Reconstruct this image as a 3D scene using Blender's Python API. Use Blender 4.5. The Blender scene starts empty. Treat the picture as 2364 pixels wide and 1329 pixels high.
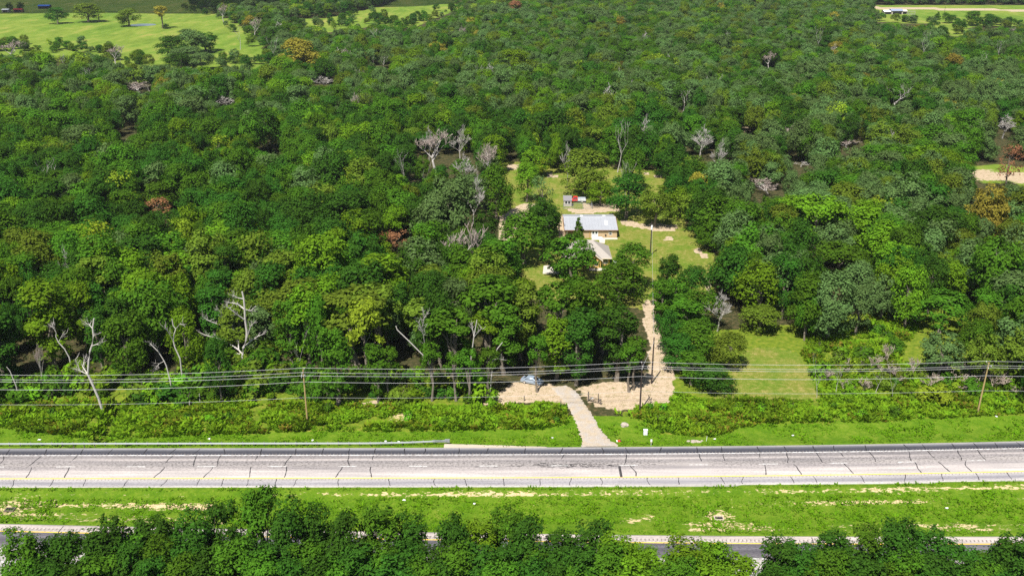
import bpy, bmesh, math, random, re
import numpy as np
from mathutils import Vector, Matrix

SC = bpy.context.scene
COL = SC.collection
R = math.radians
random.seed(7)
RNG = np.random.default_rng(7)

# ------------------------------------------------------------------ camera, sky, sun, exposure
F, CX, CY, PITCH, CAMH = 2250.0, 1182.0, 664.5, R(21.0), 89.3      # photograph pixels
cP, sP = math.cos(PITCH), math.sin(PITCH)
cam = bpy.data.objects.new('camera', bpy.data.cameras.new('camera'))
COL.objects.link(cam)
cam.location = (0, 0, CAMH)
cam.rotation_euler = (R(90) - PITCH, 0, 0)
cam.data.sensor_width = 36.0
cam.data.lens = 36.0 * F / 2364.0
cam.data.clip_start = 1.0
cam.data.clip_end = 20000.0
SC.camera = cam

SUN_EL, SUN_AZ = R(58.0), R(24.6)      # the sun stands behind the camera, to its left
to_sun = Vector((-math.sin(SUN_AZ) * math.cos(SUN_EL), -math.cos(SUN_AZ) * math.cos(SUN_EL), math.sin(SUN_EL)))
world = bpy.data.worlds.new('World')
SC.world = world
world.use_nodes = True
wn = world.node_tree
wn.nodes.clear()
sky = wn.nodes.new('ShaderNodeTexSky')
sky.sky_type = 'NISHITA'
sky.sun_disc = False
sky.sun_elevation = SUN_EL
sky.sun_rotation = math.atan2(to_sun.x, to_sun.y)
bg = wn.nodes.new('ShaderNodeBackground')
bg.inputs['Strength'].default_value = 0.055
wo = wn.nodes.new('ShaderNodeOutputWorld')
wn.links.new(sky.outputs[0], bg.inputs[0])
wn.links.new(bg.outputs[0], wo.inputs[0])
sl = bpy.data.lights.new('sun', 'SUN')
sl.energy = 4.6
sl.angle = R(0.5)
sl.color = (1.0, 0.955, 0.88)
sun = bpy.data.objects.new('sun', sl)
COL.objects.link(sun)
sun.rotation_euler = to_sun.to_track_quat('Z', 'Y').to_euler()
sun.location = to_sun * 400
SC.view_settings.view_transform = 'Standard'
SC.view_settings.look = 'None'
SC.view_settings.gamma = 1.0
SC.view_settings.use_curve_mapping = False
SC.view_settings.exposure = 0.85
SC.render.engine = 'CYCLES'
SC.cycles.use_denoising = False
SC.cycles.max_bounces = 4
SC.cycles.diffuse_bounces = 2
SC.cycles.transmission_bounces = 3
SC.cycles.glossy_bounces = 2
SC.cycles.use_adaptive_sampling = False

# ------------------------------------------------------------------ pixel <-> place
def ray(x, y):
    dx, dy = (x - CX) / F, (CY - y) / F
    return dx, cP + dy * sP, -sP + dy * cP
def at(x, y, z=0.0):                     # the point at height z that a photograph pixel looks at
    a, b, c = ray(x, y)
    t = (CAMH - z) / -c
    return (a * t, b * t, z)
def at_d(x, y, D):                       # the point at ground distance D
    a, b, c = ray(x, y)
    t = D / b
    return (a * t, D, CAMH + c * t)
def proj(X, Y, Z):
    d = Y * cP - (Z - CAMH) * sP
    u = Y * sP + (Z - CAMH) * cP
    return CX + F * X / d, CY - F * u / d
def in_poly(px, py, poly):
    px = np.asarray(px, float); py = np.asarray(py, float)
    ins = np.zeros(px.shape, bool)
    n = len(poly)
    for i in range(n):
        x0, y0 = poly[i]; x1, y1 = poly[(i + 1) % n]
        if y0 == y1: continue
        c = ((y0 > py) != (y1 > py)) & (px < (x1 - x0) * (py - y0) / (y1 - y0) + x0)
        ins ^= c
    return ins

# ------------------------------------------------------------------ materials
MATS = {}
class NT:
    def __init__(s, name):
        s.m = bpy.data.materials.new(name); s.m.use_nodes = True
        s.t = s.m.node_tree; s.t.nodes.clear()
        s.out = s.t.nodes.new('ShaderNodeOutputMaterial')
        MATS[name] = s.m
    def n(s, kind, **kw):
        nd = s.t.nodes.new('ShaderNode' + kind)
        for k, v in kw.items():
            if k[0] == '_': nd.inputs[k[1:].replace('_', ' ')].default_value = v
            else: setattr(nd, k, v)
        return nd
    def l(s, a, b): s.t.links.new(a, b)
    def pos(s): return s.n('NewGeometry').outputs['Position']
    def objco(s): return s.n('TexCoord').outputs['Object']
    def noise(s, vec, scale, detail=3.0, rough=0.55, stretch=None):
        if stretch:
            mp = s.n('Mapping'); mp.inputs['Scale'].default_value = stretch
            s.l(vec, mp.inputs['Vector']); vec = mp.outputs[0]
        nz = s.n('TexNoise'); nz.inputs['Scale'].default_value = scale
        nz.inputs['Detail'].default_value = detail; nz.inputs['Roughness'].default_value = rough
        s.l(vec, nz.inputs['Vector'])
        return nz.outputs['Fac']
    def math(s, op, a, b=None, clamp=False):
        m = s.n('Math', operation=op, use_clamp=clamp)
        for i, v in enumerate((a, b)):
            if v is None: continue
            if isinstance(v, (int, float)): m.inputs[i].default_value = v
            else: s.l(v, m.inputs[i])
        return m.outputs[0]
    def step(s, v, lo, hi):
        m = s.n('MapRange', interpolation_type='SMOOTHSTEP')
        m.inputs['From Min'].default_value = lo; m.inputs['From Max'].default_value = hi
        s.l(v, m.inputs['Value'])
        return m.outputs[0]
    def ramp(s, v, stops, interp='LINEAR'):
        r = s.n('ValToRGB'); cr = r.color_ramp; cr.interpolation = interp
        while len(cr.elements) < len(stops): cr.elements.new(0.5)
        for e, (p, c) in zip(cr.elements, stops):
            e.position = p; e.color = (*c, 1)
        s.l(v, r.inputs[0])
        return r.outputs[0]
    def mix(s, f, a, b, mode='MIX'):
        m = s.n('Mix', data_type='RGBA', blend_type=mode)
        for sock, v in ((m.inputs['Factor'], f), (m.inputs[6], a), (m.inputs[7], b)):
            if isinstance(v, (int, float)): sock.default_value = v
            elif isinstance(v, tuple): sock.default_value = (*v, 1)
            else: s.l(v, sock)
        return m.outputs[2]
    def attr(s, name):
        a = s.n('Attribute', attribute_name=name)
        return a.outputs['Fac']
    def bump(s, h, strength=0.3, dist=0.1):
        b = s.n('Bump'); b.inputs['Strength'].default_value = strength; b.inputs['Distance'].default_value = dist
        s.l(h, b.inputs['Height'])
        return b.outputs[0]
    def bsdf(s, col, rough=0.8, metal=0.0, spec=0.3, normal=None, alpha=None):
        p = s.n('BsdfPrincipled')
        p.inputs['Roughness'].default_value = rough
        p.inputs['Metallic'].default_value = metal
        p.inputs['Specular IOR Level'].default_value = spec
        if isinstance(col, tuple): p.inputs['Base Color'].default_value = (*col, 1)
        else: s.l(col, p.inputs['Base Color'])
        if normal is not None: s.l(normal, p.inputs['Normal'])
        s.l(p.outputs[0], s.out.inputs[0])
        return s.m

def plain(name, col, rough=0.7, metal=0.0, spec=0.3, var=0.12, scale=3.0):
    t = NT(name)
    f = t.noise(t.objco(), scale, 4)
    c = t.mix(f, tuple(v * (1 - var) for v in col), tuple(min(1, v * (1 + var)) for v in col))
    return t.bsdf(c, rough, metal, spec)

def leaf(name, col, var=0.25, transl=0.28, hue=0.012):
    t = NT(name)
    oi = t.n('ObjectInfo')
    nz = t.noise(t.objco(), 0.45, 3)
    rnd = t.attr('rnd')
    hsv = t.n('HueSaturation'); hsv.inputs['Color'].default_value = (*col, 1)
    h = t.math('MULTIPLY', t.math('SUBTRACT', oi.outputs['Random'], 0.5), hue * 2)
    h = t.math('ADD', h, t.math('MULTIPLY', t.math('SUBTRACT', nz, 0.5), hue * 2.2))
    t.l(t.math('ADD', h, 0.5), hsv.inputs['Hue'])
    v = t.math('ADD', t.math('MULTIPLY', oi.outputs['Random'], var * 1.7), 1 - var * 0.85)
    v2 = t.math('ADD', t.math('MULTIPLY', rnd, var * 2), 1 - var)
    v3 = t.math('ADD', t.math('MULTIPLY', nz, 0.5), 0.75)
    t.l(t.math('MULTIPLY', t.math('MULTIPLY', v, v2), v3), hsv.inputs['Value'])
    d = t.n('BsdfDiffuse'); tr = t.n('BsdfTranslucent'); mx = t.n('MixShader'); mx.inputs[0].default_value = transl
    t.l(hsv.outputs[0], d.inputs[0])
    tc = t.mix(1.0, hsv.outputs[0], (1.15, 1.1, 0.55), 'MULTIPLY')
    t.l(tc, tr.inputs[0])
    t.l(d.outputs[0], mx.inputs[1]); t.l(tr.outputs[0], mx.inputs[2])
    t.l(mx.outputs[0], t.out.inputs[0])
    return t.m

LEAF = {
    'dark':   leaf('leaf_dark_green', (0.037, 0.100, 0.011)),
    'mid':    leaf('leaf_mid_green', (0.061, 0.143, 0.011)),
    'bright': leaf('leaf_bright_green', (0.106, 0.203, 0.011)),
    'yellow': leaf('leaf_yellow_green', (0.200, 0.281, 0.020)),
    'olive':  leaf('leaf_grey_green', (0.092, 0.160, 0.046)),
    'brown':  leaf('leaf_olive_brown', (0.106, 0.160, 0.016)),
    'rust':   leaf('leaf_rust', (0.309, 0.160, 0.075)),
    'gold':   leaf('leaf_gold', (0.217, 0.189, 0.027)),
    'weed':   leaf('weed_green', (0.143, 0.292, 0.014), hue=0.03),
    'tuft':   leaf('grass_tuft_green', (0.098, 0.211, 0.007), transl=0.2),
}
plain('bark', (0.17, 0.145, 0.115), 0.9, var=0.4, scale=1.5)
plain('dead_wood', (0.36, 0.335, 0.31), 0.9, var=0.3, scale=1.2)
plain('dead_pale', (0.41, 0.385, 0.355), 0.9, var=0.3, scale=1.2)
plain('dead_twig', (0.30, 0.245, 0.215), 0.9, var=0.25, scale=1.2)
plain('dry_brush', (0.27, 0.22, 0.18), 0.95, var=0.25)
plain('pole_wood_tan', (0.34, 0.25, 0.11), 0.85, var=0.25, scale=0.8)
plain('pole_wood_dark', (0.045, 0.032, 0.028), 0.85, var=0.3, scale=0.8)
plain('post_wood', (0.12, 0.10, 0.085), 0.9, var=0.3)
plain('wire_aluminium', (0.52, 0.52, 0.54), 0.45, 0.0, 0.4, var=0.04)
plain('galvanised', (0.25, 0.27, 0.29), 0.55, 0.2, 0.4, var=0.12, scale=1.5)
plain('ceramic', (0.55, 0.56, 0.58), 0.3)
plain('white_paint', (0.80, 0.80, 0.79), 0.6, var=0.06)
plain('grey_cabinet', (0.74, 0.76, 0.78), 0.5, var=0.04)
plain('wall_tan', (0.46, 0.34, 0.20), 0.8, var=0.08, scale=0.8)
plain('wall_gold', (0.47, 0.30, 0.09), 0.8, var=0.08)
plain('trim_brown', (0.22, 0.10, 0.055), 0.7)
plain('cream', (0.78, 0.68, 0.50), 0.7, var=0.05)
plain('door_white', (0.66, 0.68, 0.68), 0.5, var=0.04)
plain('glass_dark', (0.02, 0.026, 0.035), 0.08, 0.0, 0.8, var=0.1)
plain('car_paint', (0.30, 0.37, 0.46), 0.25, 0.3, 0.6, var=0.03)
plain('red_paint', (0.62, 0.025, 0.02), 0.3, 0.0, 0.6, var=0.06)
plain('silver_paint', (0.55, 0.60, 0.64), 0.35, 0.3, 0.5, var=0.08)
plain('blue_sheet', (0.03, 0.12, 0.48), 0.5)
plain('rubber', (0.02, 0.02, 0.02), 0.9)
plain('rim_metal', (0.62, 0.60, 0.56), 0.35, 0.5, 0.5)
plain('lamp_lens', (0.75, 0.75, 0.72), 0.2, 0, 0.6)
plain('tail_lens', (0.35, 0.01, 0.01), 0.3, 0, 0.6)
plain('black_iron', (0.03, 0.03, 0.035), 0.5, 0.3)
plain('rock', (0.36, 0.31, 0.26), 0.9, var=0.35, scale=2.0)
plain('concrete', (0.44, 0.38, 0.30), 0.85, var=0.15, scale=1.0)
plain('concrete_white', (0.50, 0.46, 0.40), 0.8, var=0.1, scale=1.0)
plain('tar', (0.022, 0.021, 0.024), 0.6, var=0.3)
plain('roof_translucent', (0.82, 0.84, 0.84), 0.5, var=0.03)
plain('roof_grey', (0.42, 0.435, 0.465), 0.45, 0.25, 0.4, var=0.10, scale=0.6)
plain('shed_roof', (0.20, 0.19, 0.20), 0.85, var=0.25, scale=5)
plain('barn_wall', (0.40, 0.36, 0.32), 0.8, var=0.2)
plain('barn_roof_blue', (0.30, 0.34, 0.46), 0.5, 0.2, 0.4)
plain('dark_opening', (0.012, 0.012, 0.013), 0.9)  # near-black colour painted in for the shade inside openings
plain('sign_red', (0.45, 0.03, 0.03), 0.6)
plain('orange_paint', (0.65, 0.18, 0.02), 0.6)
t = NT('cloud_white')
d_ = t.n('BsdfDiffuse'); d_.inputs[0].default_value = (.85, .86, .88, 1); tr_ = t.n('BsdfTransparent'); mx_ = t.n('MixShader'); mx_.inputs[0].default_value = 0.42
t.l(d_.outputs[0], mx_.inputs[1]); t.l(tr_.outputs[0], mx_.inputs[2]); t.l(mx_.outputs[0], t.out.inputs[0])
t = NT('roof_shingle')
cc = t.objco()
f1 = t.noise(cc, 1.2, 3); f2 = t.noise(cc, 9.0, 2)
t.bsdf(t.mix(t.math('ADD', t.math('MULTIPLY', f1, 0.5), t.math('MULTIPLY', f2, 0.5)), (0.24, 0.215, 0.19), (0.40, 0.365, 0.33)), 0.95)
t = NT('water')
t.bsdf((0.10, 0.12, 0.13), 0.08, 0, 0.9)
t = NT('line_white')
f = t.noise(t.pos(), 2.2, 4)
t.bsdf(t.mix(t.step(f, 0.36, 0.60), (0.40, 0.38, 0.36), (0.80, 0.80, 0.78)), 0.7)
t = NT('line_yellow')
f = t.noise(t.pos(), 2.5, 4)
t.bsdf(t.mix(t.step(f, 0.30, 0.60), (0.60, 0.46, 0.14), (0.76, 0.50, 0.02)), 0.7)

# ------------------------------------------------------------------ mesh helpers
class MB:
    def __init__(s): s.v = []; s.f = []
    def add(s, vs, fs):
        o = len(s.v); s.v.extend([tuple(q) for q in vs]); s.f.extend([tuple(i + o for i in f) for f in fs])
    def box(s, c, d, rz=0.0, taper=1.0, rot=None):
        x, y, z = d[0] / 2, d[1] / 2, d[2] / 2
        vs = []
        M = rot or Matrix.Rotation(rz, 3, 'Z')
        for k, sz in ((1.0, -z), (taper, z)):
            for sx, sy in ((-x, -y), (x, -y), (x, y), (-x, y)):
                vs.append(M @ Vector((sx * k, sy * k, sz)) + Vector(c))
        s.add(vs, [(3, 2, 1, 0), (4, 5, 6, 7), (0, 1, 5, 4), (1, 2, 6, 5), (2, 3, 7, 6), (3, 0, 4, 7)])
    def tube(s, pts, rad, n=6, cap=True):
        pts = [Vector(p) for p in pts]
        if not hasattr(rad, '__len__'): rad = [rad] * len(pts)
        vs = []; fs = []
        up = Vector((0, 0, 1))
        for i, p in enumerate(pts):
            d = (pts[min(i + 1, len(pts) - 1)] - pts[max(i - 1, 0)])
            d.normalize()
            a = d.cross(up if abs(d.z) < 0.95 else Vector((1, 0, 0))); a.normalize()
            b = d.cross(a)
            for k in range(n):
                w = 2 * math.pi * k / n
                vs.append(p + (a * math.cos(w) + b * math.sin(w)) * rad[i])
        for i in range(len(pts) - 1):
            for k in range(n):
                fs.append((i * n + k, i * n + (k + 1) % n, (i + 1) * n + (k + 1) % n, (i + 1) * n + k))
        if cap:
            fs.append(tuple(range(n))[::-1]); fs.append(tuple(range((len(pts) - 1) * n, len(pts) * n)))
        s.add(vs, fs)
    def prism(s, poly, z0, z1):                # upright prism over a ground polygon
        n = len(poly)
        s.add([(x, y, z0) for x, y in poly] + [(x, y, z1) for x, y in poly],
              [tuple(range(n))[::-1], tuple(range(n, 2 * n))] + [(i, (i + 1) % n, n + (i + 1) % n, n + i) for i in range(n)])
    def quad(s, a, b, c, d, th=0.0):
        if not th: s.add([a, b, c, d], [(0, 1, 2, 3)]); return
        a, b, c, d = map(Vector, (a, b, c, d))
        n = (b - a).cross(d - a); n.normalize(); n *= th
        s.add([a, b, c, d, a - n, b - n, c - n, d - n],
              [(0, 1, 2, 3), (7, 6, 5, 4), (0, 4, 5, 1), (1, 5, 6, 2), (2, 6, 7, 3), (3, 7, 4, 0)])
    def mesh(s, name, mat=None):
        m = bpy.data.meshes.new(name)
        m.from_pydata(s.v, [], s.f); m.update()
        if mat: m.materials.append(MATS[mat])
        return m
    def build(s, name, mat, parent=None):
        return link(name, s.mesh(name, mat), parent)
def link(name, me, parent=None):
    o = bpy.data.objects.new(name, me); COL.objects.link(o)
    if parent is not None: o.parent = parent
    return o
def np_mesh(name, V, Fq, mat):
    m = bpy.data.meshes.new(name)
    V = np.asarray(V, np.float32); Fq = np.asarray(Fq, np.int32)
    k = Fq.shape[1]
    m.vertices.add(len(V)); m.vertices.foreach_set('co', V.ravel())
    m.loops.add(Fq.size); m.loops.foreach_set('vertex_index', Fq.ravel())
    m.polygons.add(len(Fq)); m.polygons.foreach_set('loop_start', np.arange(0, Fq.size, k, dtype=np.int32))
    m.update(calc_edges=True)
    if mat: m.materials.append(mat if not isinstance(mat, str) else MATS[mat])
    return m
def set_attr(m, name, vals):
    a = m.attributes.new(name, 'FLOAT', 'POINT'); a.data.foreach_set('value', np.asarray(vals, np.float32))
def tag(o, label=None, cat=None, group=None, kind=None):
    if label: o['label'] = label
    if cat: o['category'] = cat
    if group: o['group'] = group
    if kind: o['kind'] = kind
    return o
def thing(name, loc, label, cat, rz=0.0, group=None, scale=None):
    o = bpy.data.objects.new(name, None); COL.objects.link(o)
    o.empty_display_size = 0.5
    o.location = loc; o.rotation_euler = (0, 0, rz)
    if scale: o.scale = scale
    return tag(o, label, cat, group)
def copy_tree(o, parent=None):
    c = o.copy(); COL.objects.link(c); c.parent = parent
    for ch in list(o.children): copy_tree(ch, c)
    return c

# ------------------------------------------------------------------ road curves (from the painted lines)
def curve_from(pixels):
    P = np.array([at(x, y)[:2] for x, y in pixels])
    c = np.polyfit(P[:, 0], P[:, 1], 3)
    x0, x1 = P[0, 0], P[-1, 0]
    d = np.polyder(c)
    def fn(X):
        X = np.asarray(X, float); Xc = np.clip(X, x0, x1)
        return np.polyval(c, Xc) + (X - Xc) * np.polyval(d, Xc)
    return fn
far_line = curve_from([(0, 1051), (400, 1050.5), (800, 1049.6), (1200, 1048.5), (1564, 1046.5), (1800, 1044.2), (2000, 1041.2), (2200, 1037.5), (2364, 1034)])
near_line = curve_from([(0, 1225), (200, 1229), (840, 1242), (1330, 1249.5), (1564, 1252.5), (1964, 1254), (2364, 1254.6)])
FAR_U = (-2.5, 10.2)        # metres across, from the white edge line towards the camera
NEAR_U = (-1.9, 10.4)       # from the yellow line towards the camera

# ------------------------------------------------------------------ what the ground carries, as photograph polygons
WEED_LOW = [(0, 985), (200, 1004), (240, 1012), (300, 1006), (420, 1000), (700, 992), (1000, 990), (1250, 986), (1315, 975)]
P_WEED = [WEED_LOW + [(1300, 940), (1290, 930), (1120, 940), (700, 930), (0, 925)],
          [(1425, 955), (1480, 968), (1530, 995), (1590, 1000), (1650, 1003), (1700, 985), (1760, 975), (2000, 972), (2364, 955), (2480, 950), (2480, 900), (2250, 880), (1900, 925), (1640, 925), (1560, 905), (1545, 935), (1480, 940)]]
P_BRUSH = [(1880, 760), (1960, 750), (2100, 715), (2115, 760), (2070, 830), (2250, 880), (2364, 895), (2364, 930), (1900, 925), (1855, 820)]
P_YARD = [(1690, 830), (1740, 800), (1830, 808), (1880, 870), (1890, 925), (1640, 925), (1690, 880)]
P_LAWN = [[(1200, 690), (1150, 580), (1148, 470), (1160, 370), (1540, 395), (1585, 520), (1650, 590), (1650, 720), (1560, 720), (1380, 705)], [(1230, 640), (1232, 615), (1268, 600), (1290, 545), (1290, 492), (1262, 470), (1262, 412), (1310, 405), (1420, 400), (1440, 490), (1575, 525), (1580, 570), (1640, 595), (1645, 700), (1615, 700), (1540, 660), (1505, 700), (1380, 680), (1300, 668), (1245, 655)],
          [(1165, 372), (1208, 375), (1205, 440), (1185, 475), (1162, 470), (1185, 430)], [(1475, 398), (1535, 400), (1528, 428), (1488, 424)],
          [(1060, 560), (1080, 556), (1085, 600), (1065, 600)]]
P_SAND = [[(1484, 690), (1515, 690), (1522, 760), (1532, 800), (1556, 850), (1557, 905), (1545, 935), (1430, 948), (1370, 935), (1330, 895), (1400, 880), (1480, 880), (1498, 850), (1500, 780), (1486, 740)],
          [(1110, 935), (1190, 880), (1260, 885), (1290, 890), (1310, 935), (1200, 930)],
          [(1150, 500), (1205, 470), (1240, 470), (1200, 520), (1180, 556), (1150, 556)],
          [(1290, 500), (1303, 500), (1303, 550), (1288, 550)],
          [(1345, 468), (1370, 470), (1425, 470), (1430, 488), (1350, 492)], [(1300, 480), (1366, 484), (1372, 494), (1330, 494)],
          [(1430, 505), (1500, 520), (1500, 530), (1440, 520)], [(1500, 515), (1560, 520), (1565, 535), (1505, 533)],
          [(1535, 545), (1555, 547), (1550, 556), (1532, 556)], [(1608, 570), (1635, 592), (1632, 600), (1600, 580)],
          [(1170, 378), (1205, 378), (1200, 392), (1172, 392)], [(1480, 400), (1532, 402), (1528, 412)], [(1265, 400), (1290, 402), (1285, 412), (1262, 412)],
          [(1630, 640), (1642, 640), (1642, 690), (1632, 690)], [(930, 480), (950, 480), (955, 500), (935, 500)],
          [(780, 930), (880, 925), (880, 940), (780, 942)], [(1100, 690), (1120, 690), (1120, 705), (1100, 705)],
          [(2235, 388), (2364, 400), (2420, 405), (2420, 425), (2364, 420), (2310, 420), (2240, 400)], [(1705, 288), (1730, 288), (1730, 304), (1705, 304)],
          [(2095, 728), (2120, 730), (2112, 742), (2090, 740)], [(2015, 16), (2364, 22), (2500, 24), (2500, 28), (2364, 27), (2015, 21)]]
P_PASTURE = [[(-150, -20), (430, -20), (445, 8), (520, 38), (600, 85), (640, 140), (600, 165), (300, 165), (230, 140), (60, 130), (-150, 140)],
             [(640, 48), (760, 40), (880, 15), (970, -20), (1072, -20), (1066, 20), (950, 66), (870, 60), (760, 75), (650, 70)],
             [(2010, 12), (2600, 12), (2600, 60), (2250, 60), (2222, 85), (2185, 85), (2150, 55), (2010, 52)],
             [(2236, 380), (2420, 385), (2420, 430), (2330, 425), (2245, 415)]]
# pixels that must stay free of tree crowns (what the photograph shows between them)
KEEP = [[(1415, 503), (1475, 512), (1490, 528), (1540, 535), (1572, 540), (1575, 572), (1634, 597), (1640, 695), (1624, 690), (1612, 630), (1590, 592), (1545, 583), (1512, 640), (1505, 640), (1500, 575), (1465, 562), (1430, 575), (1418, 600)],
        [(1303, 493), (1428, 493), (1428, 552), (1376, 556), (1303, 550)], [(1376, 553), (1415, 565), (1420, 600), (1372, 616), (1384, 590)],
        [(1268, 412), (1300, 412), (1306, 440), (1350, 462), (1372, 470), (1405, 482), (1425, 455), (1432, 492), (1300, 492), (1285, 474), (1268, 458)],
        [(1168, 376), (1206, 378), (1203, 405), (1182, 470), (1166, 466), (1190, 425)], [(1155, 492), (1200, 470), (1185, 510), (1176, 552), (1156, 552)],
        [(1234, 622), (1262, 614), (1270, 640), (1330, 660), (1378, 655), (1380, 674), (1300, 664), (1245, 648)], [(1290, 500), (1303, 500), (1303, 545), (1290, 545)],
        [(1492, 704), (1508, 704), (1518, 760), (1528, 800), (1552, 850), (1553, 930), (1484, 930), (1500, 850), (1503, 780), (1492, 740)],
        [(1130, 932), (1200, 888), (1250, 892), (1310, 890), (1400, 898), (1480, 905), (1480, 945), (1130, 945)], [(1204, 862), (1254, 862), (1254, 889), (1204, 889)],
        [(1696, 832), (1745, 808), (1830, 812), (1872, 870), (1888, 930), (1660, 930), (1700, 880)],
        [(1890, 765), (1960, 755), (2085, 730), (2100, 760), (2060, 830), (2230, 880), (2364, 900), (2364, 960), (1900, 930), (1865, 822)],
        [(-100, -60), (430, -60), (440, 10), (520, 40), (600, 90), (638, 138), (500, 148), (300, 143), (230, 118), (60, 108), (-100, 128)],
        [(655, 46), (760, 42), (880, 20), (970, -30), (1068, -30), (1060, 22), (950, 58), (870, 50), (760, 62)],
        [(2025, 24), (2364, 24), (2500, 30), (2500, 56), (2250, 52), (2222, 78), (2195, 72), (2180, 52), (2022, 48)],
        [(2242, 390), (2364, 390), (2400, 390), (2400, 416), (2320, 418), (2252, 412)], [(1482, 402), (1530, 404), (1524, 424), (1492, 420)], [(1712, 291), (1727, 291), (1727, 301), (1712, 301)]]
CREEK = [at(278, 925)[:2], at(262, 955)[:2], at(250, 978)[:2], at(232, 1005)[:2], at(215, 1016)[:2], at(190, 1022)[:2]]

def seg_dist(X, Y, poly):
    d = np.full(X.shape, 1e9)
    for (x0, y0), (x1, y1) in zip(poly[:-1], poly[1:]):
        dx, dy = x1 - x0, y1 - y0
        t_ = np.clip(((X - x0) * dx + (Y - y0) * dy) / (dx * dx + dy * dy), 0, 1)
        d = np.minimum(d, np.hypot(X - x0 - t_ * dx, Y - y0 - t_ * dy))
    return d
def vnoise(X, Y, s, seed=0):
    rs = np.random.default_rng(seed); T = rs.random((64, 64))
    x = X / s; y = Y / s
    i = np.floor(x).astype(int); j = np.floor(y).astype(int)
    fx = x - i; fy = y - j
    fx = fx * fx * (3 - 2 * fx); fy = fy * fy * (3 - 2 * fy)
    g = lambda a, b: T[a % 64, b % 64]
    return (g(i, j) * (1 - fx) + g(i + 1, j) * fx) * (1 - fy) + (g(i, j + 1) * (1 - fx) + g(i + 1, j + 1) * fx) * fy
def ground_z(X, Y):
    X = np.asarray(X, float); Y = np.asarray(Y, float)
    z = (vnoise(X, Y, 6.0, 3) - 0.5) * 0.16
    fl, nl = far_line(X), near_line(X)
    f_out, f_in = fl - FAR_U[0], fl - FAR_U[1]
    n_out, n_in = nl - NEAR_U[0], nl - NEAR_U[1]
    w = (Y > n_out) & (Y < f_in)                       # median swale
    tt = np.clip((Y - n_out) / np.maximum(f_in - n_out, 1e-3), 0, 1)
    z = np.where(w, z * np.minimum(1, 4 * tt * (1 - tt)) - 0.55 * np.sin(np.pi * tt), z)
    v = (Y >= f_out) & (Y < f_out + 9)                 # roadside ditch
    tv = np.clip((Y - f_out) / 9, 0, 1)
    z = np.where(v, z * tv - 0.45 * np.sin(np.pi * tv), z)
    road = ((Y <= f_out - 0.05) & (Y >= f_in + 0.05)) | ((Y <= n_out - 0.05) & (Y >= n_in + 0.05))
    edge = np.minimum.reduce([np.abs(Y - f_out), np.abs(Y - f_in), np.abs(Y - n_out), np.abs(Y - n_in)])
    z = np.where(road, -0.35, z * np.clip(edge / 2.0, 0.0, 1) - 0.05 * np.clip(1 - edge, 0, 1))
    dc = seg_dist(X, Y, CREEK)
    z = z - 1.7 * np.exp(-(dc / 1.5) ** 2)
    return z
def gz(x, y): return float(ground_z(np.array([x]), np.array([y]))[0])

def spaced(*spans):
    o = []
    for a, b, s in spans: o += list(np.arange(a, b, s))
    return np.array(o)
ys = spaced((-400, 60, 46), (60, 112, 4), (112, 190, 0.9), (190, 330, 1.3), (330, 700, 4), (700, 1500, 12), (1500, 9001, 750))
xs = spaced((-9000, -800, 820), (-800, -140, 11), (-140, 140, 1.05), (140, 800, 11), (800, 9001, 820))
GX, GY = np.meshgrid(xs, ys)
gx, gy = GX.ravel(), GY.ravel()
V = np.stack([gx, gy, ground_z(gx, gy)], 1)
nx, ny = len(xs), len(ys)
I = np.arange((ny - 1) * (nx - 1)); a = (I // (nx - 1)) * nx + I % (nx - 1)
gm = np_mesh('ground', V, np.stack([a, a + 1, a + nx + 1, a + nx], 1), None)
front = gy > 90
ppx, ppy = proj(gx, np.maximum(gy, 90), 0 * gx)
def mask(polys):
    m = np.zeros(gx.shape, bool)
    for p in polys: m |= in_poly(ppx, ppy, p)
    return (m & front).astype(float)
fl, nl = far_line(gx), near_line(gx)
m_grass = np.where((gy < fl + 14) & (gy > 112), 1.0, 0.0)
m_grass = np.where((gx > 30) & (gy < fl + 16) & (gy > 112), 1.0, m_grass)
m_weed = np.maximum(mask(P_WEED), mask([P_BRUSH]))
m_weed = np.maximum(m_weed, np.where((gy > fl + 12) & (gy < 181 + 4 * vnoise(gx, gy, 9, 77)) & ((gx < -8) | (gx > 32)), 0.75, 0))
m_lawn = np.maximum(mask(P_LAWN), mask([P_YARD]))
m_weed = np.maximum(m_weed, mask([[(1560, 770), (1900, 740), (2130, 690), (2300, 720), (2364, 900), (1850, 930), (1560, 930)]]) * .8)
m_sand = mask(P_SAND)
m_past = mask(P_PASTURE)
# bare strips mown into the median, in lines along the road
ui = gy - (fl - FAR_U[1])           # metres behind (-) the inner edge
def band(u, c, w): return np.exp(-((u - c) / w) ** 2)
thin = lambda x, s, seed: np.clip(vnoise(x, x * 0 + 3.1, s, seed) * 1.8 - 0.35, 0, 1)
b1 = band(ui, -1.9, 0.75) * np.where(gx > -24, 0.9, 0.5) * (0.55 + 0.45 * thin(gx, 9, 5))
b2 = band(ui, -5.0, 0.7) * thin(gx, 13, 6) * np.where(gx > 20, 1.0, 0.35)
b3 = band(gy, nl + 5.2, 0.7) * thin(gx, 11, 8) * np.where((gx > 28) | (gx < -45), 1.0, 0.25)
b4 = band(gy, nl + 3.6, 0.6) * thin(gx, 8, 9) * np.where((gx > 28) | (gx < -45), 0.9, 0.2)
b5 = band(gy, nl + 8.4, 0.9) * thin(gx, 10, 12) * np.where(gx < -48, 1.0, 0.15)
m_bare = np.clip(b1 + b2 + b3 + b4 + b5, 0, 1) * ((ui < 0) & (gy > nl + 1.5))
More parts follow.
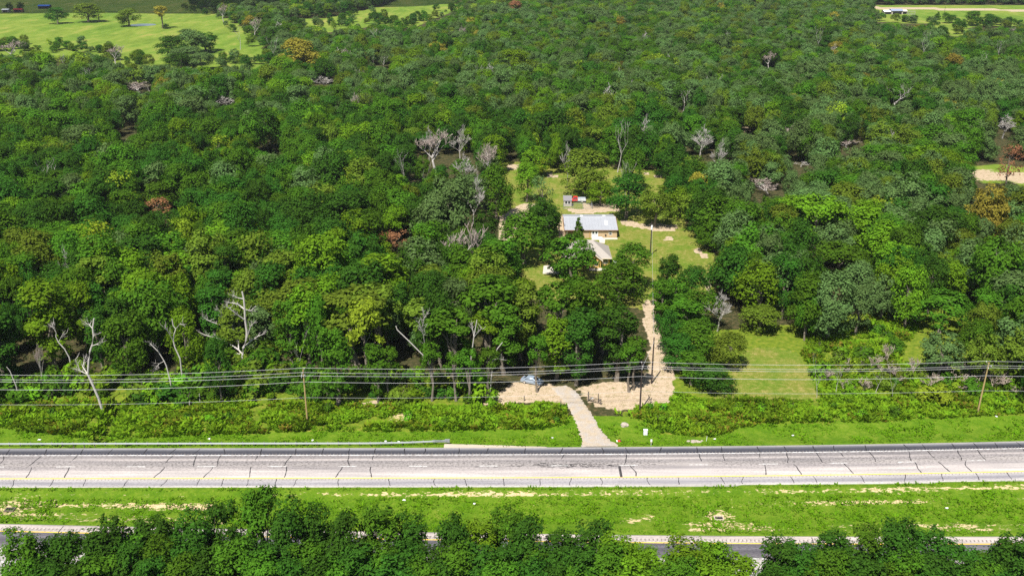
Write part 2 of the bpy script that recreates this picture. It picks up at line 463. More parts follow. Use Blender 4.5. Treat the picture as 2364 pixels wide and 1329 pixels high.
for (qx, qy, qr) in ((33.0, 132.4, 2.2), (-81, 134.5, 3.0), (22, 131.8, 1.2), (19, 130.9, 1.2), (-62.5, 164, 2.4), (-20, 165.5, 3.5)):
    m_bare = np.maximum(m_bare, 0.8 * np.exp(-(np.hypot((gx - qx) / 1.5, gy - qy) / qr) ** 2))
set_attr(gm, 'grass', m_grass); set_attr(gm, 'weed', m_weed); set_attr(gm, 'lawn', m_lawn)
set_attr(gm, 'sand', m_sand); set_attr(gm, 'pasture', m_past); set_attr(gm, 'bare', m_bare)
t = NT('ground_cover')
po = t.pos()
n1 = t.noise(po, 0.9, 5, 0.65); n2 = t.noise(po, 0.16, 4, 0.6); n3 = t.noise(po, 4.0, 3, 0.6); n4 = t.noise(po, 0.035, 4, 0.6)
nx1 = t.noise(po, 1.7, 4, 0.7, (0.6, 1.3, 1.0))
ng_ = t.math('ADD', t.math('MULTIPLY', n1, 0.5), t.math('MULTIPLY', n3, 0.5))
def msk(name, amt=0.9, lo=0.38, hi=0.62, nz=None):
    v = t.math('ADD', t.attr(name), t.math('MULTIPLY', t.math('SUBTRACT', nz or n1, 0.5), amt))
    return t.step(v, lo, hi)
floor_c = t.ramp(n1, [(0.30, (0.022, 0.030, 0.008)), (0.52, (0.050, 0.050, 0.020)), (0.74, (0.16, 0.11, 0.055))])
grass_c = t.mix(t.step(n2, 0.35, 0.65), t.ramp(ng_, [(0.30, (0.034, 0.088, 0.004)), (0.5, (0.072, 0.155, 0.005)), (0.72, (0.145, 0.220, 0.012))]),
                t.ramp(ng_, [(0.30, (0.052, 0.115, 0.006)), (0.5, (0.105, 0.185, 0.009)), (0.72, (0.200, 0.225, 0.035))]))
lawn_c = t.mix(t.step(n2, 0.32, 0.62), t.ramp(ng_, [(0.32, (0.050, 0.115, 0.008)), (0.52, (0.105, 0.170, 0.014)), (0.68, (0.24, 0.22, 0.06))]),
               t.ramp(ng_, [(0.32, (0.085, 0.130, 0.014)), (0.50, (0.165, 0.180, 0.028)), (0.64, (0.34, 0.26, 0.11))]))
sand_c = t.ramp(ng_, [(0.30, (0.28, 0.20, 0.125)), (0.5, (0.42, 0.325, 0.225)), (0.70, (0.54, 0.45, 0.34))])
weed_c = t.ramp(n1, [(0.3, (0.060, 0.110, 0.010)), (0.55, (0.135, 0.185, 0.014)), (0.75, (0.26, 0.21, 0.05))])
n5 = t.noise(po, 1.0, 6, 0.72, (0.075, 0.022, 1))
n4 = t.noise(po, 1.0, 4, 0.6, (0.016, 0.006, 1))
n2p = t.math('ADD', t.math('MULTIPLY', n2, 0.25), t.math('MULTIPLY', n5, 0.75))
past_c = t.mix(t.step(n4, 0.40, 0.60), t.ramp(n2p, [(0.34, (0.060, 0.120, 0.010)), (0.52, (0.125, 0.205, 0.022)), (0.68, (0.25, 0.24, 0.055))]),
               t.ramp(n2p, [(0.34, (0.095, 0.145, 0.016)), (0.52, (0.165, 0.225, 0.030)), (0.68, (0.30, 0.255, 0.075))]))
bare_c = t.ramp(n3, [(0.25, (0.40, 0.29, 0.15)), (0.5, (0.55, 0.42, 0.24)), (0.8, (0.66, 0.53, 0.34))])
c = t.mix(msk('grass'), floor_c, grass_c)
c = t.mix(msk('weed'), c, weed_c)
c = t.mix(msk('lawn', 0.8, 0.4, 0.6), c, lawn_c)
c = t.mix(msk('pasture', 0.5), c, past_c)
sandm = t.math('MULTIPLY', msk('sand', 1.3, 0.38, 0.62), t.step(t.math('ADD', n3, t.math('MULTIPLY', n2, 0.4)), 0.44, 0.60))
c = t.mix(msk('sand', 1.3, 0.40, 0.66), c, t.mix(t.step(t.math('ADD', t.math('MULTIPLY', n3, 0.55), t.math('MULTIPLY', n1, 0.45)), 0.36, 0.47), lawn_c, sand_c))
c = t.mix(msk('bare', 2.6, 0.55, 0.75, nx1), c, bare_c)
t.bsdf(c, 0.95, 0, 0.1, t.bump(t.math('ADD', n1, t.math('MULTIPLY', n3, 0.4)), 0.7, 0.35))
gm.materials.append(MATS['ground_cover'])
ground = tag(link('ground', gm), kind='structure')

# ------------------------------------------------------------------ highway carriageways
def strip(name, line, u0, u1, z, mat, x0=-190, x1=190, du=0.6, dx=2.0, parent=None, skirt=0.45):
    X = np.arange(x0, x1 + 0.01, dx)
    U = np.linspace(u0, u1, max(2, int(round((u1 - u0) / du)) + 1))
    XX, UU = np.meshgrid(X, U)
    YY = line(XX) - UU
    Vv = np.stack([XX.ravel(), YY.ravel(), np.full(XX.size, z)], 1)
    n_x, n_u = len(X), len(U)
    J = np.arange((n_u - 1) * (n_x - 1)); a_ = (J // (n_x - 1)) * n_x + J % (n_x - 1)
    Fq = np.stack([a_ + n_x, a_ + n_x + 1, a_ + 1, a_], 1)
    uu = UU.ravel()
    if skirt:
        base = len(Vv); e0 = Vv[:n_x].copy(); e1 = Vv[-n_x:].copy(); e0[:, 2] -= skirt; e1[:, 2] -= skirt
        Vv = np.vstack([Vv, e0, e1]); uu = np.concatenate([uu, np.full(n_x, u0), np.full(n_x, u1)])
        k = np.arange(n_x - 1); lst = (n_u - 1) * n_x
        Fq = np.vstack([Fq, np.stack([k, k + 1, base + k + 1, base + k], 1), np.stack([lst + k + 1, lst + k, base + n_x + k, base + n_x + k + 1], 1)])
    m = np_mesh(name, Vv, Fq, mat)
    set_attr(m, 'across', (uu + 5.0) / 20.0)
    return link(name, m, parent)
def asphalt(name, stops, speck, dark):
    t = NT(name)
    po = t.pos()
    u = t.attr('across')
    wob = t.noise(po, 0.35, 3)
    uu = t.math('ADD', u, t.math('MULTIPLY', t.math('SUBTRACT', wob, 0.5), 0.010))
    base = t.ramp(uu, [((a_ + 5.0) / 20.0, c_) for a_, c_ in stops])
    sp = t.ramp(uu, [((a_ + 5.0) / 20.0, (c_, c_, c_)) for a_, c_ in speck])
    long_n = t.noise(po, 0.5, 4, 0.6, (0.10, 2.2, 1.0))
    fine = t.noise(po, 2.6, 4, 0.7, (0.8, 1.4, 1.0))
    big = t.noise(po, 0.045, 3, 0.6)
    c = t.mix(0.7, base, t.ramp(long_n, [(0.32, (0.50, 0.50, 0.53)), (0.68, (1.15, 1.13, 1.11))]), 'MULTIPLY')
    spm = t.math('MULTIPLY', t.step(fine, 0.47, 0.60), sp)
    spm = t.math('MULTIPLY', spm, t.step(big, 0.22, 0.52))
    c = t.mix(spm, c, dark)
    c = t.mix(0.5, c, t.ramp(t.noise(po, 7.0, 2), [(0.3, (0.75, 0.75, 0.75)), (0.7, (1.2, 1.2, 1.2))]), 'MULTIPLY')
    t.bsdf(c, 0.85, 0, 0.25)
pale, mid_, blue = (0.47, 0.43, 0.41), (0.33, 0.295, 0.28), (0.27, 0.26, 0.28)
asphalt('asphalt_far', [(-2.5, (0.551, 0.502, 0.457)), (-2.0, (0.221, 0.223, 0.240)), (-1.3, (0.061, 0.064, 0.080)), (-0.25, (0.044, 0.046, 0.062)), (0.1, (0.287, 0.262, 0.263)), (0.9, (0.221, 0.206, 0.206)),
                        (1.5, (0.440, 0.401, 0.383)), (2.2, (0.265, 0.245, 0.246)), (3.3, (0.364, 0.335, 0.320)), (4.4, (0.342, 0.313, 0.308)), (5.3, pale), (6.6, (0.506, 0.463, 0.439)), (7.6, (0.496, 0.457, 0.434)), (8.4, (0.396, 0.379, 0.383)), (9.2, (0.276, 0.268, 0.292)), (10.2, (0.485, 0.457, 0.439))],
        [(-2.0, 0.2), (0.1, 0.9), (1.4, 0.35), (2.4, 0.9), (3.4, 0.75), (4.5, 0.5), (5.2, 0.25), (7.0, 0.2), (9.5, 0.35)], (0.085, 0.078, 0.075))
asphalt('asphalt_near', [(-1.9, (0.50, 0.44, 0.40)), (-0.3, (0.46, 0.41, 0.38)), (0.0, (0.30, 0.28, 0.28)), (0.3, (0.10, 0.095, 0.11)), (1.2, (0.15, 0.145, 0.16)), (2.0, (0.09, 0.085, 0.10)), (3.0, (0.14, 0.13, 0.145)), (3.7, (0.20, 0.19, 0.19)), (4.1, (0.42, 0.39, 0.37)), (6.0, (0.46, 0.43, 0.40)), (7.4, (0.36, 0.34, 0.33)), (10.4, (0.44, 0.41, 0.38))],
        [(-1.9, 0.1), (0.3, 0.6), (3.4, 0.6), (4.2, 0.15), (10, 0.2)], (0.05, 0.048, 0.055))
hw_far = tag(strip('highway', far_line, FAR_U[0], FAR_U[1], 0.0, 'asphalt_far', du=0.3), kind='structure')
hw_near = tag(strip('highway', near_line, NEAR_U[0], NEAR_U[1], 0.0, 'asphalt_near', du=0.3), kind='structure')
strip('edge_line', far_line, -0.09, 0.09, 0.005, 'line_white', du=0.2, parent=hw_far, skirt=0)
strip('edge_line', far_line, 7.40, 7.66, 0.005, 'line_yellow', du=0.2, parent=hw_far, skirt=0)
strip('edge_line', near_line, -0.10, 0.10, 0.005, 'line_yellow', du=0.2, parent=hw_near, skirt=0)
strip('edge_line', near_line, 7.46, 7.62, 0.005, 'line_white', du=0.2, parent=hw_near, skirt=0)
d0 = at(1127, 1074)[0]                 # a dash of the lane line, centre
for k in range(-11, 12):
    xc = d0 + 12.19 * k
    strip('lane_dash', far_line, 3.68, 3.82, 0.005, 'line_white', xc - 1.6, xc + 1.6, 0.2, 1.6, hw_far, 0)
    strip('lane_dash', near_line, 3.70, 3.84, 0.005, 'line_white', xc - 1.6 + 4, xc + 1.6 + 4, 0.2, 1.6, hw_near, 0)
def seal(line, X, u0, u1, parent, w=0.10, lean=0.0):
    n = max(3, int((u1 - u0) / 0.45) + 1)
    mb = MB(); L = []; x = X; dr = random.uniform(-0.12, 0.12)
    for i in range(n):
        u = u0 + (u1 - u0) * i / (n - 1)
        dr = 0.7 * dr + random.uniform(-0.16, 0.16); x += dr * 0.8 + lean
        ww = w * random.uniform(0.6, 1.25)
        y = float(line(x)) - u
        L.append(((x - ww, y, 0.010), (x + ww, y, 0.010)))
    for (p, q), (r_, s_) in zip(L[:-1], L[1:]): mb.quad(r_, s_, q, p)
    mb.build('tar_seal', 'tar', parent)
x = -118.0
while x < 118:
    k = random.random()
    seal(far_line, x, -2.2, -0.15, hw_far, 0.085)
    if k < 0.62: seal(far_line, x + random.uniform(-.2, .2), 0.12, random.choice((1.6, 2.6, 3.5, 3.5)), hw_far, 0.08)
    if 0.15 < k < 0.55: seal(far_line, x + random.uniform(-.4, .4), 3.9, 7.3, hw_far, 0.085)
    x += random.uniform(3.2, 7.2)
x = -112.0
while x < 112:
    seal(far_line, x, 7.75, 10.0, hw_far, 0.06)
    x += random.uniform(3.5, 8.5)
for x in (24.2, 41.5, 46.0, 62.5, -70): seal(near_line, x, -1.6, 3.5, hw_near, 0.07)
mb = MB()                              # the repaired joint across the inner lane
xj = at(1432, 1088)[0]
for i in range(9):
    u = 4.0 + i * 0.4
    mb.quad(*[(xj + dx_, float(far_line(xj)) - uu_, 0.008) for dx_, uu_ in ((-0.22, u + 0.36), (0.22, u + 0.38), (0.24, u), (-0.2, u + 0.02))])
mb.build('joint_patch', 'tar', hw_far)
mb = MB()                              # old tyre-worn smears by the lane line
for i in range(130):
    xx_ = random.gauss(9.5, 6.0); uu_ = 3.6 + random.gauss(0.1, 0.42); ll = random.uniform(0.15, 0.55); ww = random.uniform(0.03, 0.09)
    y_ = float(far_line(xx_)) - uu_
    mb.quad((xx_ - ll, y_ - ww, 0.0045), (xx_ + ll, y_ - ww * .6, 0.0045), (xx_ + ll * .8, y_ + ww, 0.0045), (xx_ - ll, y_ + ww * .7, 0.0045))
tag(mb.build('surface_loss', 'tar', hw_far), kind='stuff')
for line, u, par, x0, x1, st, w_, l_ in ((near_line, -0.75, hw_near, -95, 100, 0.62, 0.20, 0.5), (far_line, -0.34, hw_far, -100, 100, 0.6, 0.13, 0.28), (far_line, 7.95, hw_far, -100, 100, 0.6, 0.13, 0.28)):
    mb = MB()
    for k in np.arange(x0, x1, st):
        y_ = float(line(k)) - u
        mb.quad((k - w_ / 2, y_ - l_ / 2, 0.006), (k + w_ / 2, y_ - l_ / 2, 0.006), (k + w_ / 2 + .08, y_ + l_ / 2, 0.006), (k - w_ / 2 + .08, y_ + l_ / 2, 0.006))
    plain_name = 'rumble_groove'
    if plain_name not in MATS: plain(plain_name, (0.20, 0.17, 0.155), 0.9)
    tag(mb.build('rumble_strip', plain_name, par), kind='stuff')

# beige pad behind the rail's end, driveway, concrete pads
def flat(name, pix, z, mat, sub=True, thick=0.12, jit=0.0):
    pts = [at(x_, y_)[:2] for x_, y_ in pix]
    if sub:
        q = []
        for (x0, y0), (x1, y1) in zip(pts, pts[1:] + pts[:1]):
            n = max(1, int(math.hypot(x1 - x0, y1 - y0) / 0.7))
            for k in range(n):
                q.append((x0 + (x1 - x0) * k / n + random.uniform(-jit, jit), y0 + (y1 - y0) * k / n + random.uniform(-jit, jit)))
        pts = q
    mb = MB(); mb.prism(pts, z - thick, z)
    o = mb.build(name, mat); return o
t = NT('gravel')
po = t.pos()
c = t.mix(t.step(t.noise(po, 0.6, 5, 0.65), 0.35, 0.65), t.ramp(t.noise(po, 6, 3), [(0.3, (0.27, 0.24, 0.21)), (0.7, (0.46, 0.42, 0.38))]), t.ramp(t.noise(po, 5, 3), [(0.3, (0.30, 0.24, 0.17)), (0.7, (0.47, 0.39, 0.29))]))
t.bsdf(c, 0.95, 0, 0.1, t.bump(t.noise(po, 5, 3), 0.5, 0.08))
drive_l = [(1343, 1031), (1342, 1012), (1336, 990), (1325, 965), (1312, 940), (1298, 922), (1284, 908), (1272, 896)]
drive_r = [(1310, 889), (1332, 905), (1350, 930), (1366, 955), (1380, 980), (1395, 1002), (1412, 1018), (1428, 1030)]
def smooth(pts, it=2):
    for _ in range(it):
        q = [pts[0]]
        for (a0, b0), (a1, b1) in zip(pts[:-1], pts[1:]):
            q += [(a0 * .75 + a1 * .25, b0 * .75 + b1 * .25), (a0 * .25 + a1 * .75, b0 * .25 + b1 * .75)]
        pts = q + [pts[-1]]
    return pts
def ribbon_sheet(name, L, Rr, mat, z0=0.06):          # a ground-hugging sheet between two pixel edges
    n = 60
    def res(P):
        P = np.array([at(*p)[:2] for p in P]); s = np.r_[0, np.cumsum(np.hypot(*np.diff(P, axis=0).T))]
        q = np.linspace(0, s[-1], n); return np.stack([np.interp(q, s, P[:, 0]), np.interp(q, s, P[:, 1])], 1)
    A, B = res(L), res(Rr[::-1])
    mb = MB(); k = 8
    for i in range(n):
        for j in range(k + 1):
            w = j / k + (random.uniform(-.06, .06) if j in (0, k) else 0)
            p_ = A[i] * (1 - w) + B[i] * w
            edge = 0.10 if j in (0, k) else 0.0
            mb.v.append((p_[0], p_[1], max(gz(*p_), -0.02) + z0 - edge))
    for i in range(n - 1):
        for j in range(k): a_ = i * (k + 1) + j; mb.f.append((a_, a_ + 1, a_ + k + 2, a_ + k + 1))
    return mb.build(name, mat)
tag(ribbon_sheet('driveway', smooth(drive_l), smooth(drive_r), 'gravel', 0.09), kind='structure')
X = np.linspace(at(1025, 1030)[0], at(1262, 1032)[0], 30)
mb = MB()
wid = np.interp(X, [X[0], X[8], X[-1]], [1.3, 1.05, 0.15]) + RNG.uniform(-.04, .04, 30)
for i, x_ in enumerate(X):
    y_ = float(far_line(x_)) - FAR_U[0]
    mb.v += [(x_, y_ - 0.05, 0.008), (x_, y_ + wid[i], 0.008), (x_, y_ + wid[i] + 0.05, -0.35)]
for i in range(29):
    for j in range(2): a_ = i * 3 + j; mb.f.append((a_, a_ + 3, a_ + 4, a_ + 1))
tag(mb.build('shoulder_pad', 'concrete'), kind='structure')

# ------------------------------------------------------------------ tree prototypes
def cards(P, N, size, rs, aspect=0.62, fold=0.25):
    n = len(P)
    N = N / np.linalg.norm(N, axis=1, keepdims=True)
    r_ = rs.normal(size=(n, 3)); Tn = np.cross(N, r_); Tn /= np.linalg.norm(Tn, axis=1, keepdims=True) + 1e-9
    B = np.cross(N, Tn)
    a_ = size[:, None] * rs.uniform(0.55, 1.5, (n, 1)) * 0.5; b_ = a_ * aspect * rs.uniform(0.7, 1.3, (n, 1))
    Vv = np.stack([P - Tn * a_, P + B * b_ - N * a_ * fold, P + Tn * a_ * 1.05, P - B * b_ - N * a_ * fold * rs.uniform(0, 1.5, (n, 1))], 1).reshape(-1, 3)
    Fq = np.arange(4 * n).reshape(n, 4)
    return Vv, Fq
def crown(name, seed, H=14.0, Rr=5.0, z0=0.28, nl=26, n=2600, size=0.55, shape='dome', lobe=(0.26, 0.46), gap=0.0, loose=0.12):
    rs = np.random.default_rng(seed)
    hh = rs.random(nl) ** 0.8; th = rs.random(nl) * 2 * np.pi + np.arange(nl) * 2.4
    if shape == 'dome': prof = np.sqrt(np.clip(1 - (np.clip((hh - 0.3) / 0.75, -0.5, 1)) ** 2, 0, 1))
    elif shape == 'tall': prof = np.clip(0.72 - 0.45 * np.abs(hh - 0.5) ** 1.5 * 2, 0.2, 1)
    elif shape == 'cone': prof = np.clip(1.0 - hh, 0.05, 1) * 0.85
    elif shape == 'vase': prof = 0.35 + 0.6 * hh
    rr = Rr * (prof * np.sqrt(rs.uniform(0.25, 1, nl)) * (1 - lobe[0]))
    rl = Rr * rs.uniform(*lobe, nl) * (np.clip(1.15 - 0.75 * hh, 0.3, 1) if shape == 'cone' else 1)
    zb, zt = H * z0 + rl * 0.4, H - rl * 0.8
    zc = zb + (zt - zb) * hh
    if shape == 'dome': zc -= 0.25 * (rr / Rr) ** 2 * Rr * (hh > 0.5)
    C = np.stack([rr * np.cos(th), rr * np.sin(th), zc], 1)
    w = rl ** 2; k = rs.choice(nl, n, p=w / w.sum())
    out = C.copy(); out[:, 2] = 0; out /= np.linalg.norm(out, axis=1, keepdims=True) + 1e-6
    d = rs.normal(size=(n, 3)) + 0.45 * out[k] + np.array([0, 0, 0.35])
    d /= np.linalg.norm(d, axis=1, keepdims=True)
    # sub-clumps inside a lobe, so that the outline is broken
    sub = rs.normal(size=(nl, 9, 3)) + 0.4 * out[:, None, :] + np.array([0, 0, 0.3]); sub /= np.linalg.norm(sub, axis=2, keepdims=True)
    d = d * 0.5 + sub[k, rs.integers(0, 9, n)] * 0.75
    d /= np.linalg.norm(d, axis=1, keepdims=True)
    P = C[k] + d * (rl[k] * (1 - rs.random(n) ** 2.2 * 0.55 + rs.normal(size=n) * loose))[:, None] * np.array([1, 1, 0.85])
    ctr = P - np.array([0, 0, H * (z0 + .25)]); ctr /= np.linalg.norm(ctr, axis=1, keepdims=True)
    N = d * 0.65 + ctr * 0.5 + np.array([0, 0, 0.22]) + rs.normal(size=(n, 3)) * 0.40
    keep = P[:, 2] > H * 0.05
    P, N = P[keep], N[keep]
    Vv, Fq = cards(P, N, np.full(len(P), size), rs)
    m = np_mesh(name, Vv, Fq, None)
    set_attr(m, 'rnd', np.repeat(rs.random(len(P)), 4))
    return m, C
def trunk(name, seed, H, C, r0=0.22, lean=0.3, mat='bark', reach=0.75):
    rs = random.Random(seed)
    mb = MB()
    top = H * 0.62
    pts = []; x_ = y_ = 0.0
    for i in range(6):
        f_ = i / 5
        pts.append((x_, y_, top * f_ - (0.4 if i == 0 else 0)))
        x_ += rs.uniform(-lean, lean); y_ += rs.uniform(-lean, lean)
    rad = [r0 * 1.35, r0, r0 * 0.9, r0 * 0.75, r0 * 0.6, r0 * 0.4]
    mb.tube(pts, rad, 7)
    order = list(range(len(C))); rs.shuffle(order)
    for q in order[:9]:
        c_ = Vector(C[q]); j = rs.randint(2, 5); s_ = Vector(pts[j])
        e_ = s_ + (c_ - s_) * reach
        md = (s_ + e_) / 2 + Vector((rs.uniform(-.4, .4), rs.uniform(-.4, .4), rs.uniform(-.3, .6)))
        mb.tube([s_, md, e_], [rad[j] * 0.6, rad[j] * 0.4, 0.04], 5)
    return mb.mesh(name, mat)
PROTO = {}
def proto(key, seed, H, Rr, **kw):
    m, C = crown('crown', seed, H, Rr, **kw)
    PROTO[key] = (m, trunk('trunk', seed, H, C, 0.16 + 0.012 * H, reach=0.8), H, Rr, {})
for i in range(5): proto(f'oak{i}', 11 + i, 14, 5.2, z0=(0.14, 0.18, 0.14, 0.2, 0.16)[i], nl=26 + 3 * i, n=4400, size=0.50)
proto('low0', 18, 13, 6.2, z0=0.06, nl=44, n=4600, size=0.58, lobe=(0.2, 0.36))
for i in range(3): proto(f'tall{i}', 31 + i, 18, 4.6, z0=0.14, nl=32, n=4400, size=0.50, shape='tall', lobe=(0.24, 0.42))
for i in range(2): proto(f'spread{i}', 41 + i, 13, 6.5, z0=0.30, nl=34, n=4800, size=0.52, lobe=(0.18, 0.34))
for i in range(3): proto(f'elm{i}', 51 + i, 15, 3.9, z0=0.16, nl=40, n=6200, size=0.37, shape='tall', lobe=(0.22, 0.40), loose=0.2)
for i in range(2): proto(f'vase{i}', 61 + i, 18, 4.2, z0=0.48, nl=20, n=1900, size=0.60, shape='dome', lobe=(0.24, 0.40))
proto('cedar0', 71, 8.5, 2.4, z0=0.04, nl=34, n=2200, size=0.40, shape='cone', lobe=(0.30, 0.5))
proto('thin0', 75, 13, 4.8, z0=0.25, nl=24, n=900, size=0.5, lobe=(0.26, 0.42), loose=0.25)
proto('thin1', 76, 13, 5.0, z0=0.3, nl=22, n=750, size=0.5, lobe=(0.26, 0.42), loose=0.25)

GROUPS = {}
def crown_mesh(key, mat):
    m, tr, H, Rr, cache = PROTO[key]
    if mat not in cache:
        c_ = m.copy(); c_.materials.clear(); c_.materials.append(LEAF[mat]); cache[mat] = c_
    return cache[mat]
SOURCES = {}
def tree(X, Y, H, Rr, key, mat, label, name='oak_tree', cat='tree', group=None, rz=None):
    m, tr, H0, R0, _ = PROTO[key]
    s_ = Rr / R0
    o = thing(name, (X, Y, gz(X, Y)), label, cat, random.uniform(0, 6.28) if rz is None else rz, group, (s_ * random.uniform(.93, 1.07), s_ * random.uniform(.93, 1.07), H / H0))
    link('trunk', tr, o)
    c_ = link('crown', crown_mesh(key, mat), o)
    SOURCES.setdefault((key, mat), c_)
    return o

# dead and bare trees
def bare(seed, H, spread=0.9, levels=4, fork=3, r0=0.28, twig=0.035, up=0.35, height_first=0.3):
    rs = random.Random(seed)
    wood, tw = MB(), MB()
    def grow(p, d, L, r_, lv):
        n = 4 if lv < 2 else 3
        pts = [p]; q = p.copy(); dd = d.copy()
        for i in range(n):
            dd = (dd + Vector((rs.uniform(-1, 1), rs.uniform(-1, 1), rs.uniform(-.7, .9))) * 0.17).normalized()
            q = q + dd * (L / n); pts.append(q.copy())
        r1 = max(twig * 0.6, r_ * 0.55)
        rad = [r_ + (r1 - r_) * i / n for i in range(n + 1)]
        (wood if lv < 3 else tw).tube(pts, rad, 6 if lv < 2 else (4 if lv == 2 else 3), cap=lv == 0)
        if lv >= levels: return
        k = fork if lv else fork + 1
        for i in range(k):
            f_ = rs.uniform(0.45, 1.0) if i else 1.0
            if lv == 0: f_ = rs.uniform(0.6, 1.0) if i else 1.0
            j = min(n - 1, int(f_ * n)); s_ = pts[j].lerp(pts[j + 1], f_ * n - j) if f_ < 1 else pts[-1]
            az = rs.uniform(0, 6.28); side = Vector((math.cos(az), math.sin(az), 0))
            nd = (dd * (1.0 - spread * 0.45) + side * spread * rs.uniform(0.5, 1.0) + Vector((0, 0, up))).normalized()
            grow(s_, nd, L * rs.uniform(0.55, 0.85), max(twig, r1 * rs.uniform(0.6, 0.95)), lv + 1)
    grow(Vector((0, 0, -0.4)), Vector((rs.uniform(-.1, .1), rs.uniform(-.1, .1), 1)), H * height_first, r0, 0)
    top = max(v[2] for v in wood.v + tw.v)
    k = H / top
    for b_ in (wood, tw): b_.v = [(x_ * k, y_ * k, z_ * k) for x_, y_, z_ in b_.v]
    rad = sorted(math.hypot(v[0], v[1]) for v in wood.v + tw.v)[int(len(wood.v + tw.v) * .93)]
    return wood, tw, H, rad
DEAD = {}
def dead_proto(key, seed, H, wm='dead_wood', tm='dead_wood', **kw):
    w_, t_, H_, r_ = bare(seed, H, **kw)
    DEAD[key] = (w_.mesh('limbs', wm), t_.mesh('twigs', tm) if t_.v else None, H_, r_)
dead_proto('snag', 112, 13, 'dead_pale', 'dead_wood', spread=0.75, levels=4, fork=2, r0=0.30, twig=0.035, height_first=0.5)
dead_proto('snag2', 117, 12, 'dead_pale', 'dead_wood', spread=0.7, levels=4, fork=2, r0=0.22, twig=0.035, height_first=0.55, up=0.5)
dead_proto('twiggy', 121, 10, 'dead_wood', 'dead_twig', spread=0.95, levels=5, fork=3, r0=0.24, twig=0.035)
dead_proto('twiggy2', 127, 10, 'dead_wood', 'dead_wood', spread=1.0, levels=5, fork=3, r0=0.24, twig=0.04, up=0.2)
dead_proto('brush', 131, 3.2, 'dry_brush', 'dry_brush', spread=1.1, levels=4, fork=3, r0=0.06, twig=0.022, height_first=0.25)
dead_proto('slim', 137, 11, 'dead_pale', 'dead_wood', spread=0.5, levels=3, fork=2, r0=0.14, twig=0.03, height_first=0.7)
def dead(X, Y, H, key, label, w=None, name='dead_tree', cat='dead tree', group=None, rz=None):
    l_, t_, H0, R0 = DEAD[key]
    s_ = H / H0; sx = (w / 2 / R0) if w else s_
    if key in ('snag', 'snag2', 'slim'): sx = max(sx, s_ * .75)
    o = thing(name, (X, Y, gz(X, Y)), label, cat, random.uniform(0, 6.28) if rz is None else rz, group, (sx, sx, s_))
    link('limbs', l_, o)
    if t_: tag(link('twigs', t_, o), kind='stuff')
    return o

# ------------------------------------------------------------------ trees that stand out, each from its own pixels
placed = []                  # (X, Y, radius) already taken
SHOW = []                    # (px, py, half width, half height, distance) that nearer random trees must not hide
LAND = []                    # (X, Y, short name) used in labels
def feature(x, ytop, D, wpx, key, mat, label, name='oak_tree', cat='tree', group=None):
    X, Y, Z = at_d(x, ytop, D)
    depth = Y * cP - (Z * 0.6 - CAMH) * sP
    Rr = wpx / 2 * depth / F * 1.22
    placed.append((X, Y, Rr))
    cx0, cy0 = proj(X, Y, Z * .72); SHOW.append((cx0, cy0, wpx * .36, max(8, (cy0 - ytop) * .9), Y))
    return tree(X, Y, Z, Rr, key, mat, label, name, cat, group)
def dfoot(y): return at(CX, y)[1]
# round the house and the yard
feature(1322, 540, 239, 112, 'low0', 'mid', 'big round oak hiding half of the shingle-roofed house')
feature(1337, 500, 267, 36, 'cedar0', 'mid', 'small pointed cedar in front of the metal-roofed building', 'cedar_tree')
feature(1212, 490, 251, 112, 'oak3', 'mid', 'spreading oak with a bare trunk beside the concrete slab')
feature(1256, 464, 266, 78, 'oak0', 'dark', 'dark oak just beside the gable end of the metal building')
feature(1352, 344, 322, 112, 'oak2', 'brown', 'broad olive oak shading the red pickup truck')
feature(1386, 418, 308, 56, 'oak4', 'bright', 'small bright green oak beside the wire pen')
feature(1450, 400, 294, 84, 'oak1', 'dark', 'dark oak at the edge of the lawn behind the metal building')
feature(1517, 424, 284, 72, 'oak0', 'brown', 'olive oak with pale trunk beside the tall lawn pole')
feature(1462, 562, 232, 80, 'oak2', 'mid', 'oak beside the house lawn next to the service pole')
feature(1432, 604, 223, 104, 'oak4', 'mid', 'low wide oak in front of the shingle-roofed house')
feature(1548, 588, 222, 74, 'tall0', 'dark', 'dark tree at the lawn end of the sandy track')
feature(1600, 612, 216, 74, 'oak3', 'dark', 'dense oak between the sandy track and the lawn path')
for (x, yt, D, w, k, mt, lb) in ((1585, 690, 200, 92, 'tall1', 'mid', 'tall green tree halfway along the sandy track'), (1545, 712, 193, 60, 'oak0', 'dark', 'dark narrow oak overhanging the sandy track'), (1618, 742, 190, 88, 'oak3', 'mid', 'round green oak between track and side yard'), (1570, 772, 184, 80, 'oak1', 'dark', 'dark oak at the mouth of the sandy track'), (1645, 842, 175, 84, 'oak4', 'dark', 'low dark oak at the corner of the mown side yard'), (1600, 812, 178, 76, 'tall2', 'mid', 'upright green tree near the track mouth'), (1690, 770, 186, 76, 'oak2', 'brown', 'olive oak at the back corner of the side yard'), (1528, 645, 209, 62, 'tall2', 'mid', 'slim green tree pressing on the sandy track'), (1622, 668, 207, 84, 'oak4', 'mid', 'leafy oak filling the wood beside the lawn path'), (1560, 640, 212, 90, 'oak0', 'mid', 'wide oak closing the view up the sandy track')):
    feature(x, yt, D, w, k, mt, lb)
feature(1040, 402, 262, 130, 'spread0', 'olive', 'large grey-green oak spreading beside the shaded drive')
feature(1000, 440, 258, 90, 'oak4', 'olive', 'grey-green oak leaning on the larger spreading oak')
feature(1118, 482, 262, 62, 'oak0', 'dark', 'dark rounded oak overhanging the shaded drive')
feature(1145, 378, 292, 76, 'oak2', 'mid', 'green oak beside the narrow strip of back lawn')
feature(1216, 372, 312, 54, 'oak3', 'bright', 'bright green tree on the back lawn near the shed')
feature(1250, 404, 300, 54, 'thin0', 'olive', 'thin-leaved grey oak on the back lawn near the shed')
